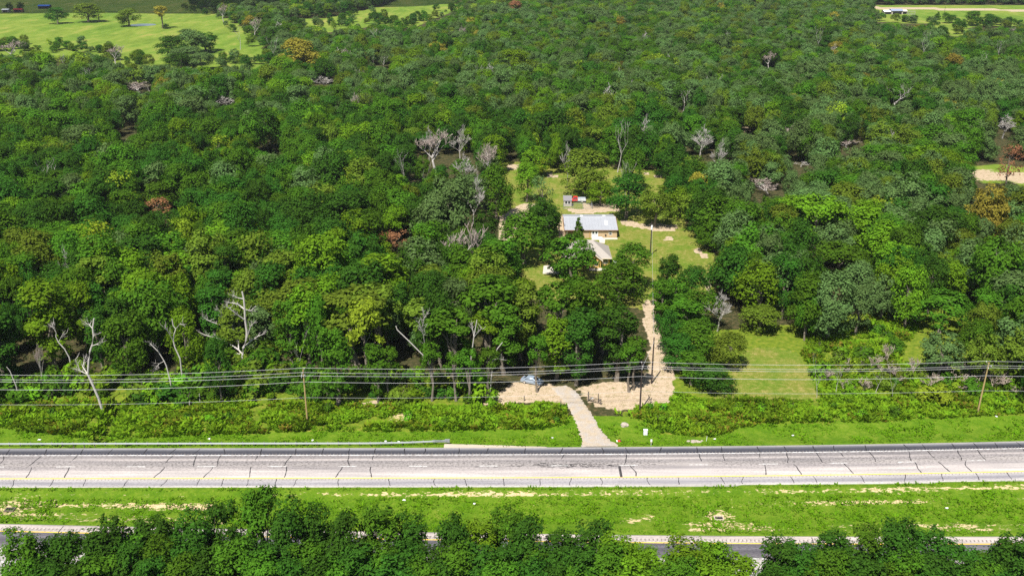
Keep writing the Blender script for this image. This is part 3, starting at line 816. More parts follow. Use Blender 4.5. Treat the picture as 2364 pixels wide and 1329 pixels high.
feature(835, 686, 176, 84, 'vase0', 'yellow', 'tall yellow-green tree on a bare trunk at the wood edge', 'ash_tree')
feature(90, 645, 184, 120, 'tall1', 'bright', 'light green tall tree above vine-hung trunks', 'ash_tree')
feature(1895, 448, 262, 150, 'spread1', 'bright', 'huge bright green domed oak in the woods past the side yard')
feature(2185, 672, 204, 130, 'spread0', 'mid', 'wide oak above the grey brush by the wooden pole')
feature(1940, 560, 235, 140, 'spread1', 'mid', 'broad green oak above the weedy clearing')
feature(1755, 705, 205, 90, 'oak3', 'brown', 'yellowish oak at the back of the mown side yard')
feature(915, 532, 262, 74, 'thin1', 'rust', 'oak with dying orange leaves in the dense woods')
feature(362, 458, 292, 62, 'thin0', 'rust', 'rusty brown dying tree among green crowns')
feature(505, 312, 360, 72, 'thin1', 'yellow', 'pale yellow thin-leaved tree with white limbs')
feature(688, 88, 575, 84, 'oak2', 'gold', 'golden brown tree at the corner of the pasture')
feature(1187, 112, 560, 78, 'oak1', 'bright', 'smooth bright green dome rising over the far woods')
feature(1190, 0, 900, 34, 'oak2', 'rust', 'dark red tree in the farthest woods')
feature(2340, 330, 330, 50, 'thin0', 'rust', 'orange-leaved tree beside the bare white clearing')
feature(2300, 420, 262, 80, 'oak0', 'gold', 'yellow-orange tree in front of the bare white clearing')
# pasture trees
feature(128, 16, 872, 44, 'oak1', 'dark', 'dark green oak alone in the sunny pasture')
feature(196, 6, 885, 62, 'oak3', 'brown', 'broad brownish oak in the pasture beside the dark one')
feature(226, 22, 885, 34, 'thin0', 'brown', 'small half-bare oak beside the broad brownish one')
feature(293, 19, 850, 50, 'oak2', 'brown', 'olive round oak by the pasture pond')
feature(369, 11, 835, 30, 'vase1', 'gold', 'slim yellowish tree beside the pasture pond')
feature(381, 54, 832, 16, 'oak0', 'dark', 'small dark bush at the foot of the slim pasture tree', 'bush', 'shrub')
for (x, yt, D, w, k, mt, lb) in ((392, 82, 650, 70, 'oak1', 'dark', 'dark oak at the open end of the pasture thicket'), (440, 66, 680, 70, 'oak3', 'olive', 'tallest grey-green oak of the pasture thicket'), (470, 72, 690, 56, 'oak0', 'dark', 'rounded oak at the far end of the pasture thicket'), (430, 106, 625, 80, 'oak2', 'olive', 'front oak of the pasture thicket'), (410, 122, 600, 60, 'oak4', 'dark', 'low oak joining the pasture thicket to the woods'), (462, 120, 605, 60, 'spread0', 'olive', 'low spreading oak below the pasture thicket')):
    feature(x, yt, D, w, k, mt, lb)
# far field, right
for (x, yt, D, w, k, mt, lb) in ((2166, 27, 905, 20, 'cedar0', 'mid', 'pointed tree on the far green field'), (2200, 34, 880, 26, 'oak1', 'dark', 'two-lobed small oak on the far green field'), (2222, 43, 815, 22, 'oak0', 'dark', 'small oak in the gap below the far field'), (2250, 24, 860, 34, 'oak2', 'mid', 'tall oak at the side of the far field'), (2290, 32, 850, 34, 'oak3', 'dark', 'dark rounded oak beside the far dirt road')):
    feature(x, yt, D, w, k, mt, lb)
# dead trees whose limbs can be followed one by one in the photograph
def traced(name_lb, D, r0, limbs, seed, twig=True, mat='dead_pale'):
    rs = random.Random(seed)
    base = at_d(*limbs[0][0], D); bz = gz(base[0], base[1])
    o = thing('dead_tree', (base[0], base[1], bz), name_lb, 'dead tree')
    tw = MB(); xs_, ys_ = [], []
    node = {}
    for li, L in enumerate(limbs):
        off0 = node.get(L[0], 0.0) if li else 0.0
        drift = rs.uniform(-.16, .16) if li else 0.0
        pts_ = []; ln = 0
        for k, (x, y) in enumerate(L):
            if k: ln += math.hypot(x - L[k - 1][0], y - L[k - 1][1])
            d_ = off0 + drift * ln * .5
            node[(x, y)] = d_; xs_.append(x); ys_.append(y)
            p_ = Vector(at_d(x, y, D + d_)); pts_.append(p_ - Vector((base[0], base[1], bz)))
        if li == 0: pts_[0].z = -.4
        rr0 = r0 if li == 0 else r0 * (.62 if ln > 40 else .42)
        rad = [rr0 + (rr0 * (.55 if li == 0 else .25) - rr0) * k / (len(pts_) - 1) for k in range(len(pts_))]
        mb = MB(); mb.tube(pts_, rad, 7); mb.build('trunk' if li == 0 else 'limb', mat, o)
        if twig and li:
            for k in range(int(5 + ln * .22)):
                f_ = rs.uniform(.3, 1) * (len(pts_) - 1); j = min(len(pts_) - 2, int(f_)); p_ = pts_[j].lerp(pts_[j + 1], f_ - j)
                d_ = (pts_[j + 1] - pts_[j]).normalized()
                v_ = (d_ * .7 + Vector((rs.uniform(-1, 1), rs.uniform(-1, 1), rs.uniform(-.5, 1))) * .9).normalized()
                l_ = rs.uniform(.5, 1.7); m_ = p_ + v_ * l_ * .5; v2 = (v_ + Vector((rs.uniform(-1, 1), rs.uniform(-1, 1), rs.uniform(-.4, .8))) * .5).normalized()
                tw.tube([p_, m_, m_ + v2 * l_ * .6], [.035, .028, .015], 3, False)
                if rs.random() < .6: tw.tube([m_, m_ + (v2 * .4 + Vector((rs.uniform(-1, 1), rs.uniform(-1, 1), .3))).normalized() * l_ * .5], [.025, .014], 3, False)
    if tw.v: tag(tw.build('twigs', 'dead_wood', o), kind='stuff')
    placed.append((base[0], base[1], 1.2))
    SHOW.append(((min(xs_) + max(xs_)) / 2, (min(ys_) + max(ys_)) / 2, max(6, (max(xs_) - min(xs_)) * .42), (max(ys_) - min(ys_)) * .42, base[1]))
    LAND.append((base[0], base[1], 'the ' + re.split(r' (?:with|at|in|among|beside|hung|rising|standing|near|under|behind|over|between|below|past|above|and) ', name_lb)[0]))
traced('great silver-grey dead tree with spreading limbs at the wood edge', 187, .30, [
    [(557, 842), (560, 818), (562, 802), (569, 784), (570, 766), (566, 739), (565, 714), (563, 690), (559, 673)],
    [(569, 784), (579, 753), (586, 745)], [(562, 802), (579, 787), (597, 775), (611, 770)], [(560, 818), (551, 807), (550, 787), (541, 762), (530, 742)],
    [(541, 762), (520, 755), (503, 748), (480, 739), (466, 730)], [(551, 807), (530, 793), (507, 782), (480, 775), (462, 768)], [(560, 818), (536, 814), (509, 807), (484, 791)],
    [(566, 739), (548, 726), (530, 712), (523, 706)], [(565, 714), (548, 701), (526, 698)], [(565, 714), (579, 717), (591, 705)], [(563, 690), (548, 687), (538, 682)], [(530, 742), (514, 726), (500, 712)], [(530, 742), (520, 735), (490, 722)]], 1)
traced('leaning white dead trunk beside the creek gully', 166, .24, [[(238, 948), (228, 920), (215, 890), (203, 864), (205, 830), (208, 810), (212, 798), (216, 775), (214, 758), (217, 735)], [(203, 864), (186, 856), (173, 851)], [(186, 856), (178, 840), (174, 828)], [(203, 864), (191, 846), (195, 828)], [(212, 798), (225, 794), (236, 790)], [(216, 775), (224, 771)], [(214, 758), (206, 749), (198, 747)]], 2)
traced('white forked snag rising from dark understory', 176, .15, [[(420, 872), (416, 828), (404, 802), (400, 786), (402, 772), (406, 759), (400, 752), (397, 736)], [(400, 786), (388, 765), (374, 751)], [(406, 759), (415, 748), (427, 750)]], 3)
traced('grey arched snag beside the white forked one', 172, .14, [[(397, 905), (393, 878), (384, 844), (379, 833), (366, 812), (346, 792)], [(379, 833), (366, 840), (359, 850)], [(366, 812), (362, 800), (342, 788)]], 4)
traced('forked dead tree among green crowns near the vine-hung trunk', 180, .14, [[(168, 860), (160, 825), (149, 805), (135, 790), (129, 777), (130, 768)], [(135, 790), (142, 776), (150, 772)], [(130, 768), (123, 756), (115, 752)], [(130, 768), (127, 758), (124, 747)]], 5)
traced('thin bent white stem at the edge of the weeds', 171, .11, [[(46, 926), (37, 890), (23, 856), (15, 846)], [(37, 890), (39, 878)]], 6, False)
traced('long leaning white trunk under the woods', 174, .16, [[(1001, 918), (998, 880), (993, 846), (979, 822), (942, 785), (917, 761), (914, 752)], [(993, 846), (983, 809), (976, 765), (978, 717)], [(976, 765), (964, 738)], [(978, 740), (985, 722)]], 7)
traced('tall straight white stem in the middle of the woods', 174, .15, [[(1083, 916), (1086, 853), (1088, 822), (1094, 778), (1101, 738)], [(1094, 778), (1112, 756)], [(1094, 778), (1090, 752)]], 8)
traced('pale bowed stem leaning beside the parked sedan', 173, .13, [[(1130, 905), (1138, 830), (1148, 805), (1160, 790)], [(1138, 830), (1150, 828), (1164, 830)]], 9)
# dead trees: x, y of the top, distance, width in pixels, kind
for (x, yt, D, w, k, lb, rz) in (
    
    
    
    (80, 790, 175, 24, 'twiggy', 'dead trunk hung with dry grey vines', 0.2), 
    
    (343, 868, 172, 12, 'slim', 'short pale stem standing in the weeds', 1.2), (680, 748, 182, 30, 'slim', 'slim pale stem among vines near the tan pole', .6),
    
    (1665, 660, 205, 70, 'twiggy2', 'pale bare crown beside the end of the sandy track', .5), 
    (928, 345, 330, 44, 'snag', 'stark white dead tree with four stubby limbs', 0.9), (977, 362, 325, 12, 'slim', 'single white stem beside the stubby dead tree', .3),
    (1005, 298, 350, 80, 'twiggy', 'pinkish bare tree with a few orange leaves', 1.1), (1133, 330, 335, 60, 'twiggy', 'rounded pinkish-grey bare tree behind the back lawn', 2.1), (1075, 345, 330, 50, 'twiggy2', 'small grey bare tree between two larger bare ones', .2), (1090, 392, 285, 58, 'twiggy2', 'silvery bare crown over the spreading grey oak', 1.7), (988, 285, 370, 34, 'twiggy2', 'little silvery bare crown at the back of the property', .8), (1060, 288, 372, 44, 'twiggy2', 'flat silvery bare crown near the back of the property', 2.9),
    (1430, 275, 352, 50, 'snag2', 'white dead tree with upright limbs behind the lawn', 1.9), (1312, 322, 335, 30, 'twiggy2', 'thin silvery dead tree behind the olive oak', .1), (1450, 365, 305, 26, 'snag2', 'short white snag near the dark lawn oak', .4), (1620, 282, 372, 66, 'twiggy2', 'wide bare silver crown in the woods past the back lawn', .9), (1660, 318, 350, 36, 'twiggy2', 'drooping bare grey crown beside the wide silver one', 2.0),
    (322, 190, 520, 72, 'twiggy', 'reddish bare tree in the woods below the pasture', 2.5), (340, 192, 515, 30, 'snag', 'white-limbed snag beside the reddish bare tree', 1.0), (745, 172, 540, 60, 'twiggy2', 'flat silvery crown in the woods below the golden tree', .4), (884, 128, 600, 30, 'snag2', 'cluster of white snags in the far woods', 1.3), (860, 118, 620, 20, 'slim', 'lone thin snag in the far woods', 1.3),
    (625, 345, 400, 50, 'twiggy2', 'pale grey bare tree in the dense western woods', 2.2), (300, 305, 430, 60, 'twiggy2', 'grey bare tangle among green crowns', 1.2), (520, 218, 480, 54, 'twiggy2', 'silver-grey tangle below the golden tree', .2),
    (550, 62, 700, 26, 'snag', 'white dead tree standing in the pasture', .6), (628, 83, 640, 28, 'snag', 'bright white dead tree at the pasture corner', 2.3), (585, 38, 760, 30, 'twiggy', 'tall bare tree in the far hedge of the pasture', .2), (512, 8, 880, 22, 'twiggy', 'grey bare tree at the back of the pasture', .7), (140, 122, 600, 20, 'snag2', 'small white snag at the pasture edge', 2.0), (262, 102, 620, 40, 'twiggy', 'tawny half-bare tree at the pasture edge', .6), (272, 108, 615, 16, 'slim', 'white spike beside the tawny pasture-edge tree', 1.1), (25, 92, 640, 50, 'twiggy', 'brown-grey bare tree at the near corner of the pasture', 1.4),
    (2075, 196, 470, 66, 'snag', 'white forked dead tree in the eastern woods', 2.8), (2325, 258, 410, 60, 'twiggy2', 'big silvery dead tree above the bare clearing', .3), (2135, 72, 640, 26, 'snag2', 'tall pale dead tree among yellow-green crowns', 1.9), (1890, 60, 680, 20, 'snag2', 'pale dead spire in the far woods', 2.7), (1960, 325, 390, 56, 'twiggy', 'brownish bare tree in the eastern woods', 1.0), (1850, 372, 360, 34, 'twiggy2', 'small drooping grey tree in the eastern woods', 2.0), (1775, 415, 320, 80, 'twiggy', 'dull brown bare thicket tree in the eastern woods', 2.4), (1780, 118, 600, 34, 'twiggy', 'grey-pink bare tree in the far eastern woods', 1.4), (1580, 205, 470, 40, 'snag2', 'white upright snag behind the property', 1.2), (2310, 90, 640, 26, 'snag2', 'pair of pale snags in the far eastern woods', .8)):
    X, Y, Z = at_d(x, yt, D)
    depth = Y * cP - (Z * .6 - CAMH) * sP
    o = dead(X, Y, Z, k, lb, w * depth / F, rz=rz)
    yb = proj(X, Y, Z * .12)[1]; SHOW.append((x, (yt + yb) / 2, max(6, w * .40), (yb - yt) / 2 * .9, Y))
    LAND.append((X, Y, 'the ' + re.split(r' (?:with|at|in|among|beside|hung|rising|standing|near|under|behind|over|between|below|past|above|and) ', lb)[0]))
    placed.append((X, Y, 1.5 if k in ('snag', 'snag2', 'slim') else 3.0))

# foreground row on the camera's side of the near carriageway
fg = [(35, 1236), (95, 1268), (138, 1248), (235, 1212), (300, 1232), (355, 1206), (440, 1196), (505, 1168), (600, 1142), (660, 1166), (722, 1186), (800, 1200), (872, 1180), (950, 1206), (1040, 1208), (1105, 1214), (1172, 1186), (1226, 1216), (1295, 1240), (1370, 1222), (1432, 1250), (1485, 1272), (1585, 1262), (1650, 1270), (1700, 1302), (1800, 1262), (1858, 1272), (1930, 1242), (2005, 1226), (2072, 1212), (2150, 1232), (2215, 1272), (2290, 1290), (2350, 1254)]
for i, (x, yt) in enumerate(fg):
    D = 106.5 + (i * 37 % 11) * 0.45
    mt = 'bright' if x in (1105, 1432, 1485, 1585, 1650, 1700) else ('mid' if i % 4 == 0 else 'dark')
    X, Y, Z = at_d(x, yt - 16, D)
    Rr = 3.5 + (i * 53 % 7) * 0.16
    adj = {'bright': 'yellow-green elm', 'dark': 'dark green elm', 'mid': 'mid-green elm'}[mt]
    adj = ('tall ' if yt < 1190 else 'short ' if yt > 1260 else '') + adj
    tree(X, Y, Z, Rr, f'elm{i % 3}', mt, f'{adj} in the front rank beside the nearer carriageway', 'elm_tree', 'elm tree', f'{adj}s of the front rank beside the nearer carriageway')
rows = [(103.0, 1246, 58, 10), (100.0, 1286, 62, 40)]
for rw, (Dr, yr, stp, x0r) in enumerate(rows):
    rk = ('second rank', 'third rank')[rw]
    for i, x in enumerate(range(x0r, 2400, stp)):
        if rw == 0 and (1690 < x < 1770 or x < 190): continue
        if rw == 1 and 1700 < x < 1745: continue
        D = Dr + (i * 29 % 9) * 0.4
        yt = yr + (i * 41 % 40) - 8 + (22 if 1480 < x < 1900 else 0) + (16 if x < 200 or x > 2200 else 0)
        X, Y, Z = at_d(x, yt, D)
        mt = 'bright' if 1400 < x < 1700 and i % 3 else ('mid' if i % 3 == 0 else 'dark')
        adj = {'bright': 'yellow-green elm', 'dark': 'dark green elm', 'mid': 'mid-green elm'}[mt]
        tree(X, Y, Z, 3.5 + (i * 31 % 5) * 0.2, f'elm{(i + 1) % 3}', mt, f'{adj} in the {rk} behind the carriageway elms', 'elm_tree', 'elm tree', f'{adj}s of the {rk} behind the carriageway elms')

# ------------------------------------------------------------------ the woods
cand = []
def grid_pts(D0, D1, sp):
    P = []
    j = 0
    for y_ in np.arange(D0, D1, sp * 0.87):
        hw = 0.49 * y_ + 42
        for x_ in np.arange(-hw, hw, sp):
            P.append((x_ + (sp / 2 if j % 2 else 0) + RNG.uniform(-.36, .36) * sp, y_ + RNG.uniform(-.36, .36) * sp))
        j += 1
    return np.array(P)
P = np.vstack([grid_pts(169.5, 330, 6.9), grid_pts(330, 620, 7.2), grid_pts(620, 1500, 8.2)])
n = len(P)
X, Y = P[:, 0], P[:, 1]
bx, by = proj(X, Y, 0 * X)
big = vnoise(X, Y, 38, 21); fine = vnoise(X, Y, 11, 22)
Hh = np.where(Y < 235, 15.5, 13.0) + RNG.normal(0, 1.9, n) + (fine - .5) * 3
Hh = np.where((X > 25) & (Y < 235), Hh - 2.0, Hh)
Hh = np.where(Y > 500, Hh - 1.5, Hh)
Rr = np.clip(RNG.normal(5.3, 1.35, n), 3.0, 8.2); Hh = Hh + (Rr - 5.3) * 0.9
ok = np.ones(n, bool)
RS = 3.0
rx_, ry_ = np.meshgrid(np.arange(-150, 2514, RS), np.arange(-90, 1329, RS))
KM = np.zeros(rx_.shape, bool)
for pl in KEEP: KM |= in_poly(rx_, ry_, pl)
cov = np.zeros(n); tot = 0
for fx in np.linspace(-1, 1, 9):
    for fz in np.linspace(0.10, 1.0, 9):
        if fx * fx + ((fz - .56) / .47) ** 2 > 1: continue
        qx, qy = proj(X + fx * Rr, Y, Hh * fz)
        ii = np.clip(((qy + 90) / RS).astype(int), 0, KM.shape[0] - 1); jj = np.clip(((qx + 150) / RS).astype(int), 0, KM.shape[1] - 1)
        cov += KM[ii, jj]; tot += 1
ok &= cov <= 1.5
ccx, ccy = proj(X, Y, Hh * .56); ctx, cty = proj(X, Y, Hh); cbx, cby = proj(X, Y, Hh * .12)
crx = proj(X + Rr, Y, Hh * .56)[0] - ccx; cry = (cby - cty) / 2
for (sx_, sy_, sw_, sh_, sd_) in SHOW:
    hid = np.zeros(n)
    for fx in (-.75, 0, .75):
        for fz in (-.8, -.25, .35):
            hid += (((sx_ + fx * sw_ - ccx) / crx) ** 2 + ((sy_ + fz * sh_ - ccy) / cry) ** 2 < 0.95)
    ok &= ~((hid >= 1) & (Y - Rr * .95 < sd_))
# trees also stay off the mown verge and the open parts of the clearing
for pl in P_LAWN[1:] + [P_YARD] + P_SAND[:2] + P_PASTURE:
    ok &= ~in_poly(bx, by, pl)
ok &= ~((X > -12) & (X < 30) & (Y < 176))
ok &= ~((X > 16) & (X < 30) & (Y > 243) & (Y < 300))
for (qx, qy, qr) in placed:
    ok &= np.hypot(X - qx, Y - qy) > (qr * 0.75 + 1.3)
ok &= (Y < 330) | (RNG.random(n) < 0.97)
X, Y, Hh, Rr, big, fine = (a_[ok] for a_ in (X, Y, Hh, Rr, big, fine))
n = len(X)
order = np.argsort(Y)
X, Y, Hh, Rr, big, fine = (a_[order] for a_ in (X, Y, Hh, Rr, big, fine))
WORD = {'dark': 'dark green oak', 'mid': 'leafy green oak', 'bright': 'bright green tree', 'yellow': 'yellow-green tree', 'olive': 'grey-green post oak', 'brown': 'olive-brown oak', 'gold': 'golden tree'}
def zone(x_, y_):
    px_, _ = proj(x_, y_, 0)
    if y_ < 186 and x_ < 10: return 'at the wood edge above the weedy verge'
    if x_ < -45: return 'in the dense woods beyond the great dead tree'
    if abs(x_ - 30 - (y_ - 180) * 0.1) < 14 and y_ < 235: return 'lining the sandy track'
    if x_ < 14: return 'in the woods between driveway and slab'
    if y_ > 235 and x_ < 75: return 'in the woods around the lawn'
    return 'in the woods past the mown side yard'
LAND += [(23, 285, 'the metal-roofed building'), (4, 178, 'the parked sedan'), (15.6, 171, 'the pipe gate'), (89, 166, 'the leaning tan pole'), (-38, 162, 'the tan pole in the weeds'), (28.4, 178, 'the pole on the sandy track'), (38.7, 258, 'the pole on the lawn'), (20, 307, 'the little shed and pen'), (45, 183, 'the mown side yard'), (70, 190, 'the brushy clearing'), (-66, 172, 'the creek gully'), (-5, 250, 'the shaded drive')]
keys_near = ['oak0', 'oak1', 'oak2', 'oak3', 'oak4', 'tall0', 'tall1', 'tall2']
NIND = 205
nb = 0
for i in RNG.permutation(n):
    if nb >= 52: break
    if Y[i] < 215 or Y[i] > 800: continue
    k_ = ('twiggy2', 'twiggy', 'snag2', 'twiggy2')[nb % 4]
    lb = {'twiggy2': 'silver-grey bare crown scattered through the woods', 'twiggy': 'dull brownish bare crown scattered through the woods', 'snag2': 'thin white snag scattered through the woods'}[k_]
    dead(X[i], Y[i] - .5, Hh[i] + RNG.uniform(.2, 1.6), k_, lb, Rr[i] * RNG.uniform(1.1, 1.9), group=lb.replace(' scattered', 's scattered'))
    Hh[i] *= .82; Rr[i] *= .8; nb += 1
pts = []
for i in range(n):
    r_ = random.random() + (big[i] - .5) * 0.5
    east = X[i] > 60 or Y[i] > 420
    if east: mt = 'olive' if r_ < 0.44 else 'mid' if r_ < 0.68 else 'dark' if r_ < 0.82 else 'brown' if r_ < 0.91 else 'bright'
    else: mt = 'dark' if r_ < 0.42 else 'mid' if r_ < 0.82 else 'olive' if r_ < 0.86 else 'bright' if r_ < 1.02 else 'brown'
    if random.random() < 0.006 and Y[i] > 235: mt = 'gold' if east else 'yellow'
    if Y[i] < 190 and X[i] < 22: key = random.choice(['tall0', 'tall1', 'tall2', 'tall0', 'oak1', 'oak4', 'vase1']); Hh[i] += 1.5
    elif Y[i] < 235 and X[i] < 22: key = random.choice(keys_near)
    else: key = random.choice(['oak0', 'oak1', 'oak2', 'oak3', 'oak4', 'oak0', 'spread0', 'spread1'])
    if key[0] == 't' and mt in ('yellow', 'gold'): mt = 'mid'
    if i < NIND:
        zn = zone(X[i], Y[i])
        dl_ = sorted((math.hypot(X[i] - a_, Y[i] - b_), c_) for a_, b_, c_ in LAND)[0]
        if dl_[0] < 17: zn = 'beside ' + dl_[1]
        sz = 'tall ' if Hh[i] > 17.5 else 'low ' if Hh[i] < 12 else 'broad ' if Rr[i] > 5.6 else 'slim ' if Rr[i] < 3.9 else ''
        tree(X[i], Y[i], Hh[i], Rr[i], key, mt, f'{sz}{WORD[mt]} {zn}', 'oak_tree', 'tree', f'{sz}{WORD[mt]}s {zn}')
    else:
        pts.append((X[i], Y[i], Hh[i], Rr[i], key, mt))
edge_l = [(0, 118), (60, 112), (230, 122), (300, 146), (500, 152), (638, 142), (600, 92), (520, 42), (440, 12)]
edge_2 = [(600, 92), (660, 60), (760, 52), (860, 40), (900, 52), (950, 60), (1062, 24), (1070, 5)]
edge_3 = [(1062, 24), (1000, 40), (930, 62), (870, 56), (760, 68), (655, 62)]
edge_4 = [(2020, 50), (2120, 54), (2185, 62), (2222, 82), (2250, 60), (2340, 62)]
for ed, cnt, jx, jy in ((edge_l, 130, 14, 5), (edge_2, 70, 16, 5), (edge_3, 40, 14, 4), (edge_4, 40, 12, 3)):
    for q in range(cnt):
        k_ = random.randrange(len(ed) - 1); f_ = random.random()
        x_ = ed[k_][0] * (1 - f_) + ed[k_ + 1][0] * f_ + random.gauss(0, jx); y_ = ed[k_][1] * (1 - f_) + ed[k_ + 1][1] * f_ + random.gauss(0, jy)
        if y_ < -5: continue
        X_, Y_, _ = at(x_, y_)
        r_ = random.uniform(1.6, 4.6)
        pts.append((X_, Y_, r_ * random.uniform(1.5, 2.3), r_, random.choice(['oak0', 'oak1', 'oak2', 'oak3']), random.choice(['olive', 'dark', 'dark', 'mid', 'brown'])))
# thousands of further crowns read as one mass: one object
srcs = bpy.data.collections.new('woods_sources')
names = {}
for k_, o in SOURCES.items():
    if k_[0][:3] in ('oak', 'spr', 'tal', 'vas', 'thi'): srcs.objects.link(o); names[k_] = o.name
rank = {nm: i for i, nm in enumerate(sorted(names.values()))}
by_key = {}
for k_ in names: by_key.setdefault(k_[1], []).append(k_)
VV, IDX, SCL, ROT = [], [], [], []
for (x_, y_, h_, r_, key, mt) in pts:
    if (key, mt) not in names:
        opts = [q for q in by_key.get(mt, []) if q[0][:3] in ('oak', 'spr')] or by_key['mid']
        key, mt = random.choice(opts)
    if random.random() < 0.05:
        q_ = random.choice([q for q in names if q[0][:4] == 'thin' and q[1] != 'rust'] or [(key, mt)]); key, mt = q_
    VV.append((x_, y_, -0.2)); IDX.append(rank[names[(key, mt)]])
    _, _, H0, R0, _ = PROTO[key]
    s_ = r_ / R0; SCL.append((s_, s_ * random.uniform(.9, 1.1), h_ / H0)); ROT.append((random.uniform(-.06, .06), random.uniform(-.06, .06), random.uniform(0, 6.28)))
wm = bpy.data.meshes.new('woods'); wm.from_pydata(VV, [], [])
a_ = wm.attributes.new('idx', 'INT', 'POINT'); a_.data.foreach_set('value', IDX)
a_ = wm.attributes.new('scl', 'FLOAT_VECTOR', 'POINT'); a_.data.foreach_set('vector', np.array(SCL, np.float32).ravel())
a_ = wm.attributes.new('rot', 'FLOAT_VECTOR', 'POINT'); a_.data.foreach_set('vector', np.array(ROT, np.float32).ravel())
woods = tag(link('distant_woods', wm), 'continuous oak woods stretching back from the house clearing to the pastures', 'woods', kind='stuff')
ng = bpy.data.node_groups.new('woods_nodes', 'GeometryNodeTree')
ng.interface.new_socket('Geometry', in_out='INPUT', socket_type='NodeSocketGeometry')
ng.interface.new_socket('Geometry', in_out='OUTPUT', socket_type='NodeSocketGeometry')
gi, go = ng.nodes.new('NodeGroupInput'), ng.nodes.new('NodeGroupOutput')
ci = ng.nodes.new('GeometryNodeCollectionInfo'); ci.inputs['Collection'].default_value = srcs
ci.inputs['Separate Children'].default_value = True; ci.inputs['Reset Children'].default_value = True
ip = ng.nodes.new('GeometryNodeInstanceOnPoints'); ip.inputs['Pick Instance'].default_value = True
def named(nm, dt):
    a_ = ng.nodes.new('GeometryNodeInputNamedAttribute'); a_.data_type = dt; a_.inputs[0].default_value = nm
    return a_.outputs[0]
m2p = ng.nodes.new('GeometryNodeMeshToPoints')
ng.links.new(gi.outputs[0], m2p.inputs[0]); ng.links.new(m2p.outputs[0], ip.inputs['Points'])
ng.links.new(ci.outputs[0], ip.inputs['Instance'])
ng.links.new(named('idx', 'INT'), ip.inputs['Instance Index'])
ng.links.new(named('rot', 'FLOAT_VECTOR'), ip.inputs['Rotation'])
ng.links.new(named('scl', 'FLOAT_VECTOR'), ip.inputs['Scale'])
ng.links.new(ip.outputs[0], go.inputs[0])
woods.modifiers.new('scatter', 'NODES').node_group = ng

# ------------------------------------------------------------------ weeds, grass tufts, shrubs
def sheet_pts(polys, k):                 # random ground points under photograph polygons
    out = []
    for pl in polys:
        G = np.array([at(*p)[:2] for p in pl]); lo, hi = G.min(0), G.max(0)
        nn = int((hi - lo).prod() * k)
        q = RNG.random((nn, 2)) * (hi - lo) + lo
        u_, v_ = proj(q[:, 0], q[:, 1], 0 * q[:, 0])
        out.append(q[in_poly(u_, v_, pl)])
    return np.vstack(out)
def tufts(name, Q, hmin, hmax, per, width, mat, spread, lean=0.5):
    m_ = len(Q); k = per
    hs = RNG.uniform(hmin, hmax, m_) * (0.35 + 1.1 * vnoise(Q[:, 0], Q[:, 1], 2.4, 33))
    base = np.repeat(np.c_[Q, ground_z(Q[:, 0], Q[:, 1])], k, 0)
    hgt = np.repeat(hs, k) * RNG.uniform(.55, 1.1, m_ * k)
    az = RNG.random(m_ * k) * 6.283
    off = RNG.random(m_ * k) ** .5 * spread
    base[:, 0] += np.cos(az) * off; base[:, 1] += np.sin(az) * off
    a2 = RNG.random(m_ * k) * 6.283
    dirv = np.stack([np.cos(az) * lean, np.sin(az) * lean, np.ones(m_ * k)], 1) * hgt[:, None]
    w_ = np.stack([np.cos(a2), np.sin(a2), 0 * a2], 1) * (width * (0.5 + RNG.random(m_ * k)))[:, None]
    Vv = np.stack([base - w_ * .5, base + w_ * .5, base + dirv * .75 + w_ * .8, base + dirv - w_ * .4], 1).reshape(-1, 3)
    m = np_mesh(name, Vv, np.arange(4 * m_ * k).reshape(-1, 4), mat)
    set_attr(m, 'rnd', np.repeat(np.repeat(RNG.random(m_), k) * .6 + RNG.random(m_ * k) * .4, 4))
    return link(name, m)
Q = sheet_pts(P_WEED + [P_BRUSH], 4.6)
dc = seg_dist(Q[:, 0], Q[:, 1], CREEK); Q = Q[dc > 0.9]
w1 = vnoise(Q[:, 0], Q[:, 1], 2.2, 51); w2 = vnoise(Q[:, 0], Q[:, 1], 7.0, 52)
Q = Q[(w1 * .6 + w2 * .4) > 0.30]
w2 = vnoise(Q[:, 0], Q[:, 1], 4.0, 53) + RNG.normal(0, .12, len(Q))
for nm, sel, mt_, h0, h1, lb in (('tall_weeds', w2 < .60, 'weed', .3, .95, 'tall green weeds along the far side of the highway'), ('yellow_weeds', (w2 >= .60) & (w2 < .72), 'yellow', .25, .8, 'yellowing weeds mixed into the roadside growth'), ('dark_weeds', w2 >= .72, 'bright', .4, 1.1, 'darker leafy weeds in clumps along the verge'), ('dry_weeds', (w2 > .64) & (w2 < .67), 'gold', .4, 1.0, 'dry golden weed stalks scattered along the verge')):
    tag(tufts(nm, Q[sel], h0, h1, 9, .32, LEAF[mt_], .5, .8), lb, 'weeds', kind='stuff')
q = np.stack([RNG.uniform(-112, 112, 30000), RNG.uniform(126, 166, 30000)], 1)
q_fl, q_nl = far_line(q[:, 0]), near_line(q[:, 0])
q = q[(((q[:, 1] > q_fl + 3.0) & (q[:, 1] < q_fl + 11)) | ((q[:, 1] > q_nl + 2.4) & (q[:, 1] < q_fl - 10.6)))]
keepm = vnoise(q[:, 0], q[:, 1], 3.0, 41) > 0.35
dl = in_poly(*proj(q[:, 0], q[:, 1], 0 * q[:, 0]), smooth(drive_l) + smooth(drive_r))
ub = np.abs(q[:, 1] - far_line(q[:, 0]) + 12.1) < 0.9
q = q[keepm & ~dl & ~ub]
tag(tufts('roadside_grass', q, .10, .34, 6, .16, LEAF['tuft'], .35, 1.1), 'rough mown grass of the median and verge', 'grass', kind='stuff')

